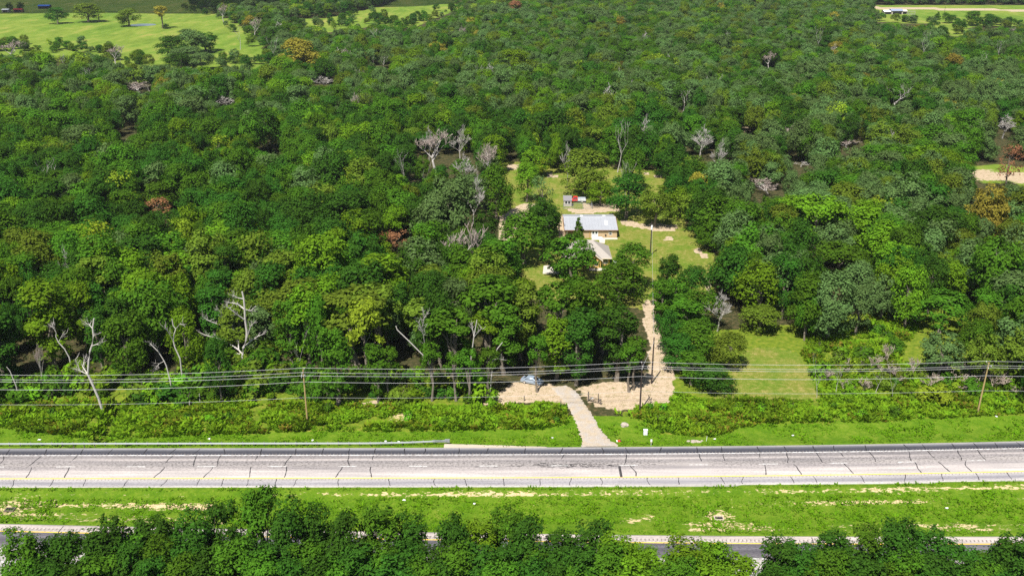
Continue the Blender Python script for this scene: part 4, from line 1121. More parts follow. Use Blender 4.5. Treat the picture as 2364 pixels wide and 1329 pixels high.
def shrub_mesh(seed, n=420, size=.34, Rr=1.3, H=1.7):
    m, C = crown('foliage', seed, H, Rr, z0=0.02, nl=12, n=n, size=size, lobe=(.35, .55))
    mb = MB()
    for a_ in range(5):
        w = a_ * 1.26; mb.tube([(0, 0, -.15), (.25 * math.cos(w), .25 * math.sin(w), H * .35), (.6 * math.cos(w), .6 * math.sin(w), H * .75)], [.05, .035, .015], 4)
    return m, mb.mesh('stems', 'bark')
SHR = [shrub_mesh(301 + i) for i in range(3)]
SHC = {}
def shrub(X, Y, s_, mt, label, group=None):
    i = random.randrange(3); m, st = SHR[i]
    if (i, mt) not in SHC:
        c_ = m.copy(); c_.materials.clear(); c_.materials.append(LEAF[mt]); SHC[(i, mt)] = c_
    o = thing('shrub', (X, Y, gz(X, Y)), label, 'shrub', random.uniform(0, 6.28), group, (s_ * random.uniform(.8, 1.3), s_ * random.uniform(.8, 1.2), s_ * random.uniform(.8, 1.25)))
    link('stems', st, o); link('foliage', SHC[(i, mt)], o)
sw = {'dark': 'dark green shrub', 'mid': 'leafy green shrub', 'bright': 'bright green shrub', 'yellow': 'yellow-green shrub', 'weed': 'light green shrub', 'brown': 'olive shrub'}
for i in range(170):                      # understory along the wood edge
    x = random.uniform(-20, 1120); y = random.uniform(868, 930)
    X, Y, _ = at(x, y); mt = random.choice(['mid', 'mid', 'bright', 'dark', 'weed', 'brown'])
    shrub(X, Y, random.uniform(.8, 2.4), mt, f'{sw[mt]} in the understory of the wood edge', f'{sw[mt]}s in the understory of the wood edge')
for i in range(60):
    X, Y, _ = at(random.uniform(430, 720), random.uniform(800, 885)); mt = random.choice(['mid', 'dark', 'bright', 'brown', 'mid'])
    shrub(X, Y, random.uniform(1.0, 2.6), mt, f'{sw[mt]} under the great dead tree', f'{sw[mt]}s under the great dead tree')
for i in range(40):                      # bushes standing among the tall weeds
    x = random.choice([random.uniform(0, 1290), random.uniform(1440, 2364)]); y = random.uniform(940, 985)
    if x > 1440: y = random.uniform(935, 985) if x < 1700 else random.uniform(915, 962)
    X, Y, _ = at(x, y)
    if seg_dist(np.array([X]), np.array([Y]), CREEK)[0] < 2.5: continue
    mt = random.choice(['weed', 'bright', 'mid', 'weed'])
    shrub(X, Y, random.uniform(.5, 1.05), mt, f'{sw[mt]} among the tall roadside weeds', f'{sw[mt]}s among the tall roadside weeds')
for i in range(46):                      # the brushy clearing
    for _ in range(50):
        x, y = random.uniform(1860, 2364), random.uniform(740, 930)
        if in_poly([x], [y], P_BRUSH)[0]: break
    X, Y, _ = at(x, y); mt = random.choice(['yellow', 'bright', 'bright', 'brown', 'mid'])
    shrub(X, Y, random.uniform(.6, 1.9), mt, f'{sw[mt]} in the brushy clearing', f'{sw[mt]}s in the brushy clearing')
for i, (x, y, w) in enumerate([(1970, 860, 50), (2010, 852, 44), (2040, 872, 50), (2075, 880, 44), (1990, 905, 40), (2110, 868, 40), (2200, 880, 60), (2240, 905, 56), (2290, 900, 60), (2325, 880, 60), (2150, 895, 50), (2050, 840, 40), (1905, 880, 36), (2345, 915, 50), (2215, 860, 46), (1945, 900, 30), (2270, 870, 50)]):
    X, Y, _ = at(x, y)
    dead(X, Y, random.uniform(2.6, 4.6), 'brush', 'tangle of dry grey twigs in the brushy clearing', w / 11.5, 'bare_brush', 'brush', 'dry grey brush tangles of the clearing')
for i, (x, y, yt, lb) in enumerate([(1885, 918, 822, 'straight grey dead stem at the corner of the side yard'), (1930, 912, 850, 'forked white stem in the weeds beside the side yard'), (2060, 918, 842, 'white stem wrapped with dry vines in the clearing'), (2022, 905, 860, 'slanting pale stem in the clearing')]):
    X, Y, _ = at(x, y); Z = at_d(x, yt, Y)[2]
    dead(X, Y, Z, 'slim' if i % 2 == 0 else 'snag2', lb, 2.4)
for i, (x, y, yt) in enumerate([(1053, 925, 880), (1083, 930, 878), (997, 925, 800), (1130, 915, 850), (900, 925, 880), (1240, 905, 850), (1452, 905, 800), (1463, 900, 850)]):
    X, Y, _ = at(x, y)
    tree(X, Y, 11 + i % 3, 2.6, 'vase1', 'mid', 'slender green tree with pale trunk at the driveway entrance' if x > 1150 else 'slender green tree with pale trunk behind the weeds', 'oak_tree', 'tree', 'slender pale-trunked trees at the driveway entrance' if x > 1150 else 'slender pale-trunked trees behind the weeds')

# ------------------------------------------------------------------ guard rail
gx0, gx1 = -104.0, at(1030, 1026)[0]
rail = thing('guardrail', (0, 0, 0), 'galvanised steel guardrail along the far shoulder with a square end', 'guardrail')
def rail_y(x_): return float(far_line(x_)) - FAR_U[0] + 0.55 + max(0.0, (x_ - (gx1 - 16)) / 16) ** 2 * 0.9
mb = MB()
N = 120
prof = [(-.02, .43), (.06, .50), (-.02, .58), (.06, .66), (-.02, .74)]
for i in range(N + 1):
    x_ = gx0 + (gx1 - gx0) * i / N; y_ = rail_y(x_)
    for (a_, b_) in prof: mb.v.append((x_, y_ - a_, b_))
for i in range(N):
    for j in range(4):
        a_ = i * 5 + j; mb.f.append((a_, a_ + 5, a_ + 6, a_ + 1))
mb.build('beam', 'galvanised', rail)
pm = MB(); pm.box((0, .22, .12), (.12, .15, 1.34)); pm = pm.mesh('post', 'post_wood')
bm_ = MB(); bm_.box((0, .09, .58), (.12, .14, .34)); bm_ = bm_.mesh('block', 'galvanised')
x_ = gx0 + .4
while x_ < gx1 - 1:
    for nm, me in (('post', pm), ('block', bm_)):
        o = link(nm, me, rail); o.location = (x_, rail_y(x_) + .02, 0)
    x_ += 1.905
mb = MB()
mb.box((gx1 - 1.2, rail_y(gx1 - 1.2) - .05, .58), (2.6, .16, .36)); mb.box((gx1 + .15, rail_y(gx1) - .05, .60), (.75, .34, .52)); mb.box((gx1 + .55, rail_y(gx1) - .05, .58), (.12, .42, .60))
mb.build('end_terminal', 'galvanised', rail)
mb = MB(); mb.box((gx1 + .625, rail_y(gx1) - .05, .58), (.02, .34, .46)); mb.build('end_plate', 'black_iron', rail)

# ------------------------------------------------------------------ poles and wires
def pole(x, y, ztop, mat, label, lean=(0, 0), arm=True, r=.15, group=None):
    X, Y, _ = (x, y, 0)
    o = thing('utility_pole', (X, Y, gz(X, Y)), label, 'utility pole', 0, group)
    mb = MB(); mb.tube([(0, 0, -.8), (lean[0] * .5, lean[1] * .5, ztop * .5), (lean[0], lean[1], ztop)], [r * 1.15, r, r * .75], 10)
    mb.build('pole', mat, o)
    return o
WH = {}
poles = [(-101.5, 160.5, 10.7), (-38.45, 162.05, 11.05), (24.6, 166.67, 10.2), (89.3, 165.97, 10.6), (153.0, 168.5, 10.6)]
plab = ['wooden utility pole past the end of the woods', 'tan wooden utility pole standing in the tall roadside weeds', 'dark wooden utility pole beside the sandy track entrance', 'leaning tan wooden utility pole at the brushy clearing', 'wooden utility pole beyond the brushy clearing']
att = []
for i, ((X, Y, Z), lb) in enumerate(zip(poles, plab)):
    o = pole(X, Y, Z, 'pole_wood_dark' if i == 2 else 'pole_wood_tan', lb, (0, 0) if i != 3 else (.35, .0))
    lx = .35 if i == 3 else 0
    mb = MB(); mb.box((lx, 0, Z - .45), (.10, 2.3, .12)); mb.build('crossarm', 'post_wood', o)
    tops = [(-.95, Z - .18), (.95, Z - .18), (0, Z - .98), (0, Z - 2.75), (0, Z - 5.9)]
    if i == 1: tops = [(-.95, Z - .12), (.95, Z - .12), (0, Z - 1.15), (0, Z - 2.5), (0, Z - 5.75)]
    for j, (dy_, z_) in enumerate(tops):
        if j < 3:
            mb = MB(); s_ = 1 if j < 2 else 0
            mb.tube([(lx, dy_ - (.22 if j == 2 else 0), z_ - .26), (lx, dy_ - (.22 if j == 2 else 0), z_ - .05), (lx, dy_ - (.22 if j == 2 else 0), z_)], [.05, .075, .03], 8)
            mb.build('insulator', 'ceramic', o)
    mb = MB(); mb.tube([(lx - .02, -.13, Z - 2.9), (lx - .02, -.13, Z - 2.6)], .06, 6); mb.build('clamp', 'galvanised', o)
    if i == 1:
        for dx_ in (-.35, .3):
            mb = MB(); mb.tube([(dx_, -.25, Z - 1.5), (dx_ * .9, -.2, Z - .9)], [.06, .05], 6); mb.build('cutout_fuse', 'ceramic', o)
    gzv = gz(X, Y)
    att.append([(X + lx, Y + dy_ - (.22 if j == 2 else 0), z_ + gzv) for j, (dy_, z_) in enumerate(tops)])
wl = ['roadside overhead wire on the camera side of the crossarms', 'roadside overhead wire on the woods side of the crossarms', 'roadside overhead wire fixed below the crossarms', 'neutral wire strung at two-thirds pole height', 'thin communication cable strung lowest on the roadside poles']
for j in range(5):
    mb = MB(); pts_ = []
    for i in range(4):
        a_, b_ = Vector(att[i][j]), Vector(att[i + 1][j])
        for k in range(24 + (i == 3)):
            t_ = k / 24; q_ = a_.lerp(b_, t_); q_.z -= (0.75 if j < 4 else 0.6) * 4 * t_ * (1 - t_); pts_.append(q_)
    mb.tube(pts_, .024 if j < 4 else .016, 5)
    tag(mb.build('overhead_wire', 'wire_aluminium'), wl[j], 'wire')
sp1 = at(1504, 885)[:2]; sp2 = at(1501, 590)[:2]
o = pole(*sp1, 10.2, 'pole_wood_dark', 'dark wooden service pole on the sandy track', r=.15)
mb = MB(); mb.tube([(0, -.2, 9.2), (0, -.2, 9.5)], .06, 6); mb.build('clamp', 'galvanised', o)
o = pole(*sp2, 10.0, 'pole_wood_dark', 'dark wooden service pole with white transformer on the lawn', r=.16)
mb = MB(); mb.tube([(0, -.42, 7.7), (0, -.42, 7.8), (0, -.42, 8.8), (0, -.42, 8.95)], [.2, .27, .27, .15], 12); mb.build('transformer', 'white_paint', o)
mb = MB(); mb.tube([(0, -.42, 8.9), (0, -.42, 9.25)], [.06, .04], 6); mb.build('bushing', 'ceramic', o)
def wire(a_, b_, sag, r_, label):
    a_, b_ = Vector(a_), Vector(b_); mb = MB()
    mb.tube([a_.lerp(b_, k / 20) - Vector((0, 0, sag * 4 * (k / 20) * (1 - k / 20))) for k in range(21)], r_, 5)
    tag(mb.build('overhead_wire', 'wire_aluminium'), label, 'wire')
wire((poles[2][0], poles[2][1], 9.2), (sp1[0], sp1[1] - .2, 9.4), .1, .02, 'short service wire from the roadside pole to the sandy track pole')
wire((sp1[0], sp1[1] - .2, 9.4), (sp2[0], sp2[1] - .42, 9.2), 1.2, .02, 'service wire running from the sandy track pole to the lawn pole')

# ------------------------------------------------------------------ metal-roofed building
def window(parent, x0, x1, z0, z1, y, face=-1, frame='white_paint', panes=2):
    f = MB(); w = .07
    for (a_, b_, c_, d_) in ((x0 - w, x1 + w, z1, z1 + w), (x0 - w, x1 + w, z0 - w, z0), (x0 - w, x0, z0, z1), (x1, x1 + w, z0, z1)):
        f.box(((a_ + b_) / 2, y + face * .03, (c_ + d_) / 2), (b_ - a_, .06, d_ - c_))
    fr = f.build('window', frame, parent)
    g = MB(); h = (z1 - z0 - .05 * (panes - 1)) / panes
    for k in range(panes):
        zz = z0 + k * (h + .05)
        g = MB(); g.box(((x0 + x1) / 2, y + face * .012, zz + h / 2), (x1 - x0 - .004, .02, h)); g.build('pane', 'glass_dark', fr)
    if panes > 1:
        m_ = MB(); m_.box(((x0 + x1) / 2, y + face * .035, (z0 + z1) / 2), (x1 - x0 - .004, .05, .05)); m_.build('glazing_bar', frame, fr)
    return fr
BX0, BX1, BY0, BY1, EZ, RZ = 15.7, 30.95, 273.9, 289.2, 2.45, 4.05
B = thing('metal_building', (0, 0, 0), 'tan building with a ribbed grey metal roof and white double doors', 'building')
PW = 2.4                                    # open porch at the left end
mb = MB()
mb.box(((BX0 + PW + BX1) / 2, BY0 + .1, EZ / 2), (BX1 - BX0 - PW, .2, EZ + .1))
for k in np.arange(BX0 + PW + .3, BX1 - .1, .61): mb.box((k, BY0 - .012, EZ / 2), (.05, .03, EZ - .02))
mb.build('front_wall', 'wall_tan', B)
mb = MB(); mb.box((BX0 + PW / 2, BY0 + 2.3, EZ / 2), (PW, .2, EZ)); mb.box((BX0 + PW - .1, BY0 + 1.25, EZ / 2), (.2, 1.95, EZ)); mb.build('porch_wall', 'wall_tan', B)
mb = MB(); mb.box(((BX0 + BX1) / 2, BY1 - .1, EZ / 2), (BX1 - BX0, .2, EZ)); mb.build('rear_wall', 'wall_tan', B)
for x_, y0_ in ((BX0 + .1, BY0 + 2.4), (BX1 - .1, BY0 + .2)):
    mb = MB(); ym = (BY0 + BY1) / 2
    vs = [(y0_, 0), (BY1 - .2, 0), (BY1 - .2, EZ), (ym, RZ - .08), (y0_, EZ)]
    n_ = len(vs)
    mb.add([(x_ - .1, a_, b_) for a_, b_ in vs] + [(x_ + .1, a_, b_) for a_, b_ in vs], [tuple(range(n_)), tuple(range(n_, 2 * n_))[::-1]] + [(i, n_ + i, n_ + (i + 1) % n_, (i + 1) % n_) for i in range(n_)])
    mb.build('side_wall', 'wall_tan', B)
mb = MB(); mb.box((BX0 + .1, BY0 + .15, EZ / 2), (.2, .2, EZ)); mb.build('porch_post', 'trim_brown', B)
mb = MB(); mb.box((BX0 + .5, BY0 + .12, EZ / 2), (.45, .12, EZ - .02)); mb.build('corner_panel', 'cream', B)
NPAN = 17; pw = (BX1 - BX0 + .5) / NPAN; ym = (BY0 + BY1) / 2
for k in range(NPAN):
    for side in (0, 1):
        x0_ = BX0 - .25 + k * pw; x1_ = x0_ + pw - .012
        ye = BY0 - .4 if side == 0 else BY1 + .4
        ze = EZ + .04
        mb = MB(); z1_ = RZ
        if side == 0: mb.quad((x0_, ye, ze), (x1_, ye, ze), (x1_, ym - .01, z1_), (x0_, ym - .01, z1_), .03)
        else: mb.quad((x1_, ye, ze), (x0_, ye, ze), (x0_, ym + .01, z1_), (x1_, ym + .01, z1_), .03)
        for q in range(3):
            xr = x0_ + pw * (q + .5) / 3
            mb.tube([(xr, ye, ze + .02), (xr, ym - .01 if side == 0 else ym + .01, z1_ + .02)], .03, 4)
        mb.build('roof_panel', 'roof_grey', B)
for (px_, side, a0, a1) in ((28.0, 0, .38, .72), (21.2, 1, .35, .7), (28.0, 1, .35, .7)):
    mb = MB(); ye = BY0 - .4 if side == 0 else BY1 + .4
    f_ = lambda t_: (ye + (ym - ye) * t_, EZ + .04 + (RZ - EZ - .04) * t_ + .06)
    (y0_, z0_), (y1_, z1_) = f_(a0), f_(a1)
    q_ = [(px_ - .42, y0_, z0_), (px_ + .42, y0_, z0_), (px_ + .42, y1_, z1_), (px_ - .42, y1_, z1_)]
    if side: q_ = q_[::-1]
    mb.quad(*q_, .03); mb.build('skylight_panel', 'roof_translucent', B)
mb = MB(); mb.tube([(BX0 - .28, ym, RZ + .04), (BX1 + .28, ym, RZ + .04)], .09, 6); mb.build('ridge_cap', 'roof_grey', B)
mb = MB(); mb.box(((BX0 + BX1) / 2, BY0 - .45, EZ - .04), (BX1 - BX0 + .5, .06, .18)); mb.build('eave_trim', 'trim_brown', B)
for s_, x_ in ((0, BX0 - .29), (1, BX1 + .29)):
    mb = MB(); mb.tube([(x_, BY0 - .42, EZ), (x_, ym, RZ), (x_, BY1 + .42, EZ)], .07, 4); mb.build('rake_trim', 'trim_brown', B)
DX = 24.4
fr = MB(); fr.box((DX - .97, BY0 - .05, 1.06), (.08, .1, 2.14)); fr.box((DX + .97, BY0 - .05, 1.06), (.08, .1, 2.14)); fr.box((DX, BY0 - .05, 2.17), (2.02, .1, .09)); fr.build('door_frame', 'cream', B)
for s_ in (-1, 1):
    mb = MB(); mb.box((DX + s_ * .465, BY0 - .05, 1.06), (.90, .06, 2.12)); d_ = mb.build('door', 'door_white', B)
    mb = MB(); mb.box((DX + s_ * .465, BY0 - .085, 1.62), (.52, .02, .75)); mb.build('pane', 'glass_dark', d_)
    mb = MB(); mb.tube([(DX + s_ * .1, BY0 - .08, 1.02), (DX + s_ * .1, BY0 - .15, 1.02)], .04, 6); mb.build('handle', 'black_iron', d_)
window(B, 28.6, 29.4, 1.0, 1.95, BY0)
window(B, 19.3, 20.1, 1.0, 1.95, BY0)
mb = MB(); mb.tube([(27.6, BY0 - .06, .85), (27.6, BY0 - .18, .85)], .25, 12); mb.build('hose_reel', 'black_iron', B)
mb = MB(); mb.box((22.9, BY0 - .08, 1.2), (.14, .14, 2.4)); mb.build('downspout', 'wall_gold', B)
tag(flat('concrete_apron', [(1366, 549.5), (1425.5, 549.5), (1425.5, 552.6), (1399, 553), (1366, 554.5)], .09, 'concrete_white', thick=.3), kind='structure')
tag(flat('walkway', [(1383, 553), (1397, 553), (1396, 562), (1384, 560)], .07, 'concrete_white', thick=.3), kind='structure')
tag(flat('concrete_slab', [(1255, 614), (1290, 610), (1290, 632), (1253, 632)], .09, 'concrete_white', thick=.3), kind='structure')
# upturned boat by the doors
bo = thing('boat', (25.9, BY0 - .95, .1), 'small white upturned boat lying before the double doors', 'boat')
mb = MB(); S_ = 9
for i in range(S_):
    t_ = i / (S_ - 1); x_ = -1.0 + 2.0 * t_; w_ = .42 * (1 - abs(2 * t_ - 1) ** 2.6) + .03; h_ = .42 * (1 - abs(2 * t_ - 1) ** 4) + .04
    for j in range(7):
        an = math.pi * j / 6; mb.v.append((x_, -w_ * math.cos(an), h_ * math.sin(an) ** .7 if 0 < j < 6 else 0))
for i in range(S_ - 1):
    for j in range(6): a_ = i * 7 + j; mb.f.append((a_, a_ + 7, a_ + 8, a_ + 1))
mb.build('hull', 'white_paint', bo)
mb = MB(); mb.tube([(-.95, -.1, .02), (0, -.42, .05), (.95, -.1, .02)], .035, 5); mb.build('gunwale', 'silver_paint', bo)

# ------------------------------------------------------------------ shingle-roofed house
Hs = thing('house', (0, 0, 0), 'small tan house with a brown shingle hip roof and front gable', 'house')
hx0, hx1, hy0, hy1, ez, rz_ = 13.6, 27.0, 248.7, 259.4, 2.4, 5.9
mb = MB(); mb.prism([(hx0 + .6, hy0 + .8), (hx1 - .5, hy0 + .8), (hx1 - .5, hy1 - .6), (hx0 + .6, hy1 - .6)], -.05, ez); mb.build('wall', 'wall_gold', Hs)
hm = (hy0 + hy1) / 2; sb = 5.0
c0, c1, c2, c3 = (hx0, hy0, ez), (hx1, hy0, ez), (hx1, hy1, ez), (hx0, hy1, ez)
r0_, r1_ = (hx0 + sb, hm, rz_), (hx1 - sb, hm, rz_)
for q_ in ((c0, c1, r1_, r0_), (c2, c3, r0_, r1_)):
    mb = MB(); mb.quad(*q_, .12); mb.build('roof_slope', 'roof_shingle', Hs)
for tri in ((c1, c2, r1_), (c3, c0, r0_)):
    a_, b_, c_ = map(Vector, tri); nn_ = (b_ - a_).cross(c_ - a_).normalized() * .12
    mb = MB(); mb.add([a_, b_, c_, a_ - nn_, b_ - nn_, c_ - nn_], [(0, 1, 2), (5, 4, 3), (0, 3, 4, 1), (1, 4, 5, 2), (2, 5, 3, 0)]); mb.build('roof_slope', 'roof_shingle', Hs)
for e0, e1 in ((c0, c1), (c1, c2), (c2, c3), (c3, c0)):
    mb = MB(); mb.tube([Vector(e0) - Vector((0, 0, .12)), Vector(e1) - Vector((0, 0, .12))], .08, 4); mb.build('fascia', 'cream', Hs)
# front gable wing
gxa, gxb, gy0_, gzp = 17.7, 24.3, 247.1, 4.9
gxm = (gxa + gxb) / 2
mb = MB(); vs = [(gxa + .35, -.05), (gxb - .35, -.05), (gxb - .35, ez), (gxm, gzp - .45), (gxa + .35, ez)]
n_ = len(vs); mb.add([(a_, gy0_ + .4, b_) for a_, b_ in vs] + [(a_, hy0 + 2.5, b_) for a_, b_ in vs], [tuple(range(n_)), tuple(range(n_, 2 * n_))[::-1]] + [(i, n_ + i, n_ + (i + 1) % n_, (i + 1) % n_) for i in range(n_)])
mb.build('gable_wall', 'wall_gold', Hs)
ybk = hy0 + (gzp - ez) / (rz_ - ez) * (hm - hy0)
mb = MB(); mb.quad((gxb, gy0_, ez - .12), (gxb, hy0 + .1, ez - .12), (gxm, ybk + .2, gzp), (gxm, gy0_, gzp), .12); mb.build('gable_roof', 'roof_shingle', Hs)
mb = MB(); mb.quad((gxa, hy0 + .1, ez - .12), (gxa, gy0_, ez - .12), (gxm, gy0_, gzp), (gxm, ybk + .2, gzp), .12); mb.build('gable_roof', 'roof_shingle', Hs)
mb = MB(); mb.tube([(gxa, gy0_ - .03, ez - .2), (gxm, gy0_ - .03, gzp - .06), (gxb, gy0_ - .03, ez - .2)], .10, 4); mb.build('barge_board', 'cream', Hs)
window(Hs, 22.3, 23.2, .75, 1.9, gy0_ + .4, frame='cream')
window(Hs, 24.9, 26.0, .7, 1.85, hy0 + .8, frame='white_paint')
mb = MB(); mb.box((20.4, gy0_ + .36, 1.02), (.95, .06, 2.05)); d_ = mb.build('door', 'trim_brown', Hs)
mb = MB(); mb.tube([(20.75, gy0_ + .33, 1.0), (20.75, gy0_ + .25, 1.0)], .04, 6); mb.build('handle', 'black_iron', d_)
mb = MB(); mb.box((24.5, hy0 + .15, 1.1), (.16, .16, 2.3)); mb.build('porch_post', 'cream', Hs)
mb = MB(); mb.box((23.0, 246.35, .02), (4.6, 1.9, .22)); mb.build('porch_slab', 'concrete_white', Hs)
o = thing('air_conditioner', (28.1, 250.6, 0), 'pale grey air conditioner box beside the house wall', 'air conditioner')
mb = MB(); mb.box((0, 0, .45), (.85, .85, .9)); mb.build('cabinet', 'grey_cabinet', o)
mb = MB(); mb.tube([(0, 0, .9), (0, 0, .93)], .34, 12); mb.build('fan_grille', 'black_iron', o)
for k in range(5): 
    mb = MB(); mb.box((0, -.432, .15 + k * .15), (.78, .02, .05)); mb.build('louvre', 'black_iron', o)

# ------------------------------------------------------------------ vehicles
def loft(sections):
    mb = MB(); n_ = len(sections[0])
    for s_ in sections: mb.v += s_
    for i in range(len(sections) - 1):
        for j in range(n_): a_ = i * n_ + j; b_ = i * n_ + (j + 1) % n_; mb.f.append((a_, b_, b_ + n_, a_ + n_))
    mb.f.append(tuple(range(n_))[::-1]); k = (len(sections) - 1) * n_; mb.f.append(tuple(range(k, k + n_)))
    return mb
def sect(x, w, z0, z1, wt=None, round_=.12):
    wt = wt or w * .9
    return [(x, -w * .92, z0), (x, -w, z0 + round_), (x, -w, z0 + (z1 - z0) * .6), (x, -wt, z1 - .02), (x, -wt * .6, z1 + .02), (x, wt * .6, z1 + .02), (x, wt, z1 - .02), (x, w, z0 + (z1 - z0) * .6), (x, w, z0 + round_), (x, w * .92, z0)]
def wheels(o, xs_, half, r_=.33, rim='rim_metal'):
    for x_ in xs_:
        for s_ in (-1, 1):
            mb = MB(); mb.tube([(x_, s_ * (half - .11), r_), (x_, s_ * (half + .11), r_)], r_, 16); w_ = mb.build('wheel', 'rubber', o)
            mb = MB(); mb.tube([(x_, s_ * (half + .105), r_), (x_, s_ * (half + .125), r_)], r_ * .66, 12); mb.build('rim', rim, w_)
def side_glass(o, pts, name='side_window'):
    for s_ in (-1, 1):
        q = [(x_, s_ * y_, z_) for x_, y_, z_ in pts]
        if s_ < 0: q = q[::-1]
        n_ = len(q); off = Vector((0, s_ * .02, 0))
        mb = MB(); mb.add([Vector(v) + off for v in q] + [Vector(v) - off for v in q], [tuple(range(n_))[::-1], tuple(range(n_, 2 * n_))] + [(i, (i + 1) % n_, n_ + (i + 1) % n_, n_ + i) for i in range(n_)])
        mb.build(name, 'glass_dark', o)
cx_, cy_, _ = at(1229, 884)
car = thing('car', (cx_, cy_, gz(cx_, cy_)), 'pale blue-grey sedan parked in the shade by the driveway', 'car', R(162 - 0))
car.rotation_euler = (0, 0, R(-24))
loft([sect(-2.35, .78, .32, .80), sect(-2.15, .86, .25, .95), sect(-1.4, .90, .22, 1.0), sect(0, .91, .22, .98), sect(1.0, .90, .22, .95), sect(1.9, .86, .24, .82), sect(2.3, .74, .30, .66)]).build('body', 'car_paint', car)
loft([sect(-1.75, .72, .95, 1.02, .70, .02), sect(-1.05, .78, .95, 1.40, .60, .05), sect(-.2, .80, .95, 1.47, .62, .05), sect(.35, .79, .95, 1.42, .60, .05), sect(1.15, .74, .93, 1.0, .70, .02)]).build('cabin', 'car_paint', car)
for nm, a_, b_ in (('windscreen', (1.12, .66, 1.0), (.42, .55, 1.42)), ('rear_window', (-1.10, .55, 1.40), (-1.72, .66, 1.03))):
    mb = MB(); up = Vector((0, 0, .035))
    q = [(a_[0], -a_[1], a_[2]), (a_[0], a_[1], a_[2]), (b_[0], b_[1], b_[2]), (b_[0], -b_[1], b_[2])]
    mb.quad(*[Vector(v) + up for v in q], .02); mb.build(nm, 'glass_dark', car)
side_glass(car, [(-1.35, .79, 1.04), (.75, .79, 1.02), (.28, .69, 1.36), (-.95, .69, 1.36)])
wheels(car, (-1.38, 1.42), .82)
for s_ in (-1, 1):
    mb = MB(); mb.box((2.16, s_ * .56, .70), (.22, .30, .14)); mb.build('headlight', 'lamp_lens', car)
    mb = MB(); mb.box((-2.27, s_ * .58, .78), (.16, .30, .14)); mb.build('tail_light', 'tail_lens', car)
    mb = MB(); mb.box((.75, s_ * .98, 1.02), (.2, .16, .12)); mb.build('mirror', 'car_paint', car)

tx, ty, _ = at(1329, 466)
tr = thing('pickup_truck', (tx, ty, 0), 'red pickup truck with a silver utility bed parked behind the shed', 'truck', R(180))
loft([sect(.35, .96, .42, 1.15), sect(1.6, .97, .40, 1.18), sect(2.6, .95, .42, 1.12), sect(2.95, .84, .5, .95)]).build('body', 'red_paint', tr)
loft([sect(-.55, .93, .5, 1.78, .74), sect(.0, .93, .5, 1.86, .74), sect(.75, .93, .5, 1.82, .72), sect(1.45, .90, .9, 1.16, .84, .03)]).build('cab', 'red_paint', tr)
mb = MB(); mb.quad((1.46, -.74, 1.24), (1.46, .74, 1.24), (.80, .64, 1.84), (.80, -.64, 1.84), .02); mb.build('windscreen', 'glass_dark', tr)
side_glass(tr, [(-.4, .93, 1.22), (1.05, .93, 1.22), (.68, .80, 1.72), (-.4, .80, 1.72)])
mb = MB()
for s_ in (-1, 1): mb.box((-1.95, s_ * .82, .95), (2.6, .38, .85))
mb.box((-1.95, 0, .62), (2.6, 1.3, .12)); mb.box((-3.22, 0, .85), (.08, 1.3, .5)); mb.build('utility_bed', 'silver_paint', tr)
for s_ in (-1, 1):
    for k in range(3):
        mb = MB(); mb.box((-2.85 + k * .9, s_ * 1.02, 1.0), (.78, .03, .55)); mb.build('bed_door', 'grey_cabinet', tr)
wheels(tr, (-2.05, 1.9), .86, .40)
for s_ in (-1, 1):
    mb = MB(); mb.box((2.9, s_ * .6, .85), (.16, .3, .18)); mb.build('headlight', 'lamp_lens', tr)
mb = MB(); mb.box((2.95, 0, .52), (.14, 1.7, .2)); mb.build('bumper', 'silver_paint', tr)

# ------------------------------------------------------------------ shed and wire pen
sx0, sx1 = at(1301.5, 477)[0], at(1319.5, 477)[0]; sy = at(1310, 477)[1]
sh = thing('shed', (0, 0, 0), 'little grey shed with a single-slope shingle roof beside the pen', 'shed')
mb = MB(); mb.prism([(sx0, sy), (sx1, sy), (sx1, sy + 2.6), (sx0, sy + 2.6)], -.05, 2.0); mb.build('wall', 'barn_wall', sh)
mb = MB(); mb.quad((sx0 - .15, sy - .2, 2.02), (sx1 + .15, sy - .2, 2.02), (sx1 + .15, sy + 2.8, 3.0), (sx0 - .15, sy + 2.8, 3.0), .08); mb.build('roof', 'shed_roof', sh)
mb = MB(); mb.prism([(sx0 + .02, sy + 2.55), (sx1 - .02, sy + 2.55), (sx1 - .02, sy + 2.68), (sx0 + .02, sy + 2.68)], 1.9, 2.86); mb.build('rear_gable', 'barn_wall', sh)
window(sh, sx0 + .4, sx0 + 1.15, .9, 1.75, sy, panes=1); window(sh, sx0 + 1.35, sx1 - .4, .9, 1.75, sy, panes=1)
fn = thing('wire_pen', (0, 0, 0), 'chain-link pen of thin grey posts around a patch of grass', 'fence')
fx1 = at(1367, 482)[0]; fy0 = at(1340, 482.5)[1]; fy1 = at(1340, 470)[1]
cor = [(sx0 - .3, fy0), (fx1, fy0), (fx1, fy1), (sx1 + .1, fy1)]
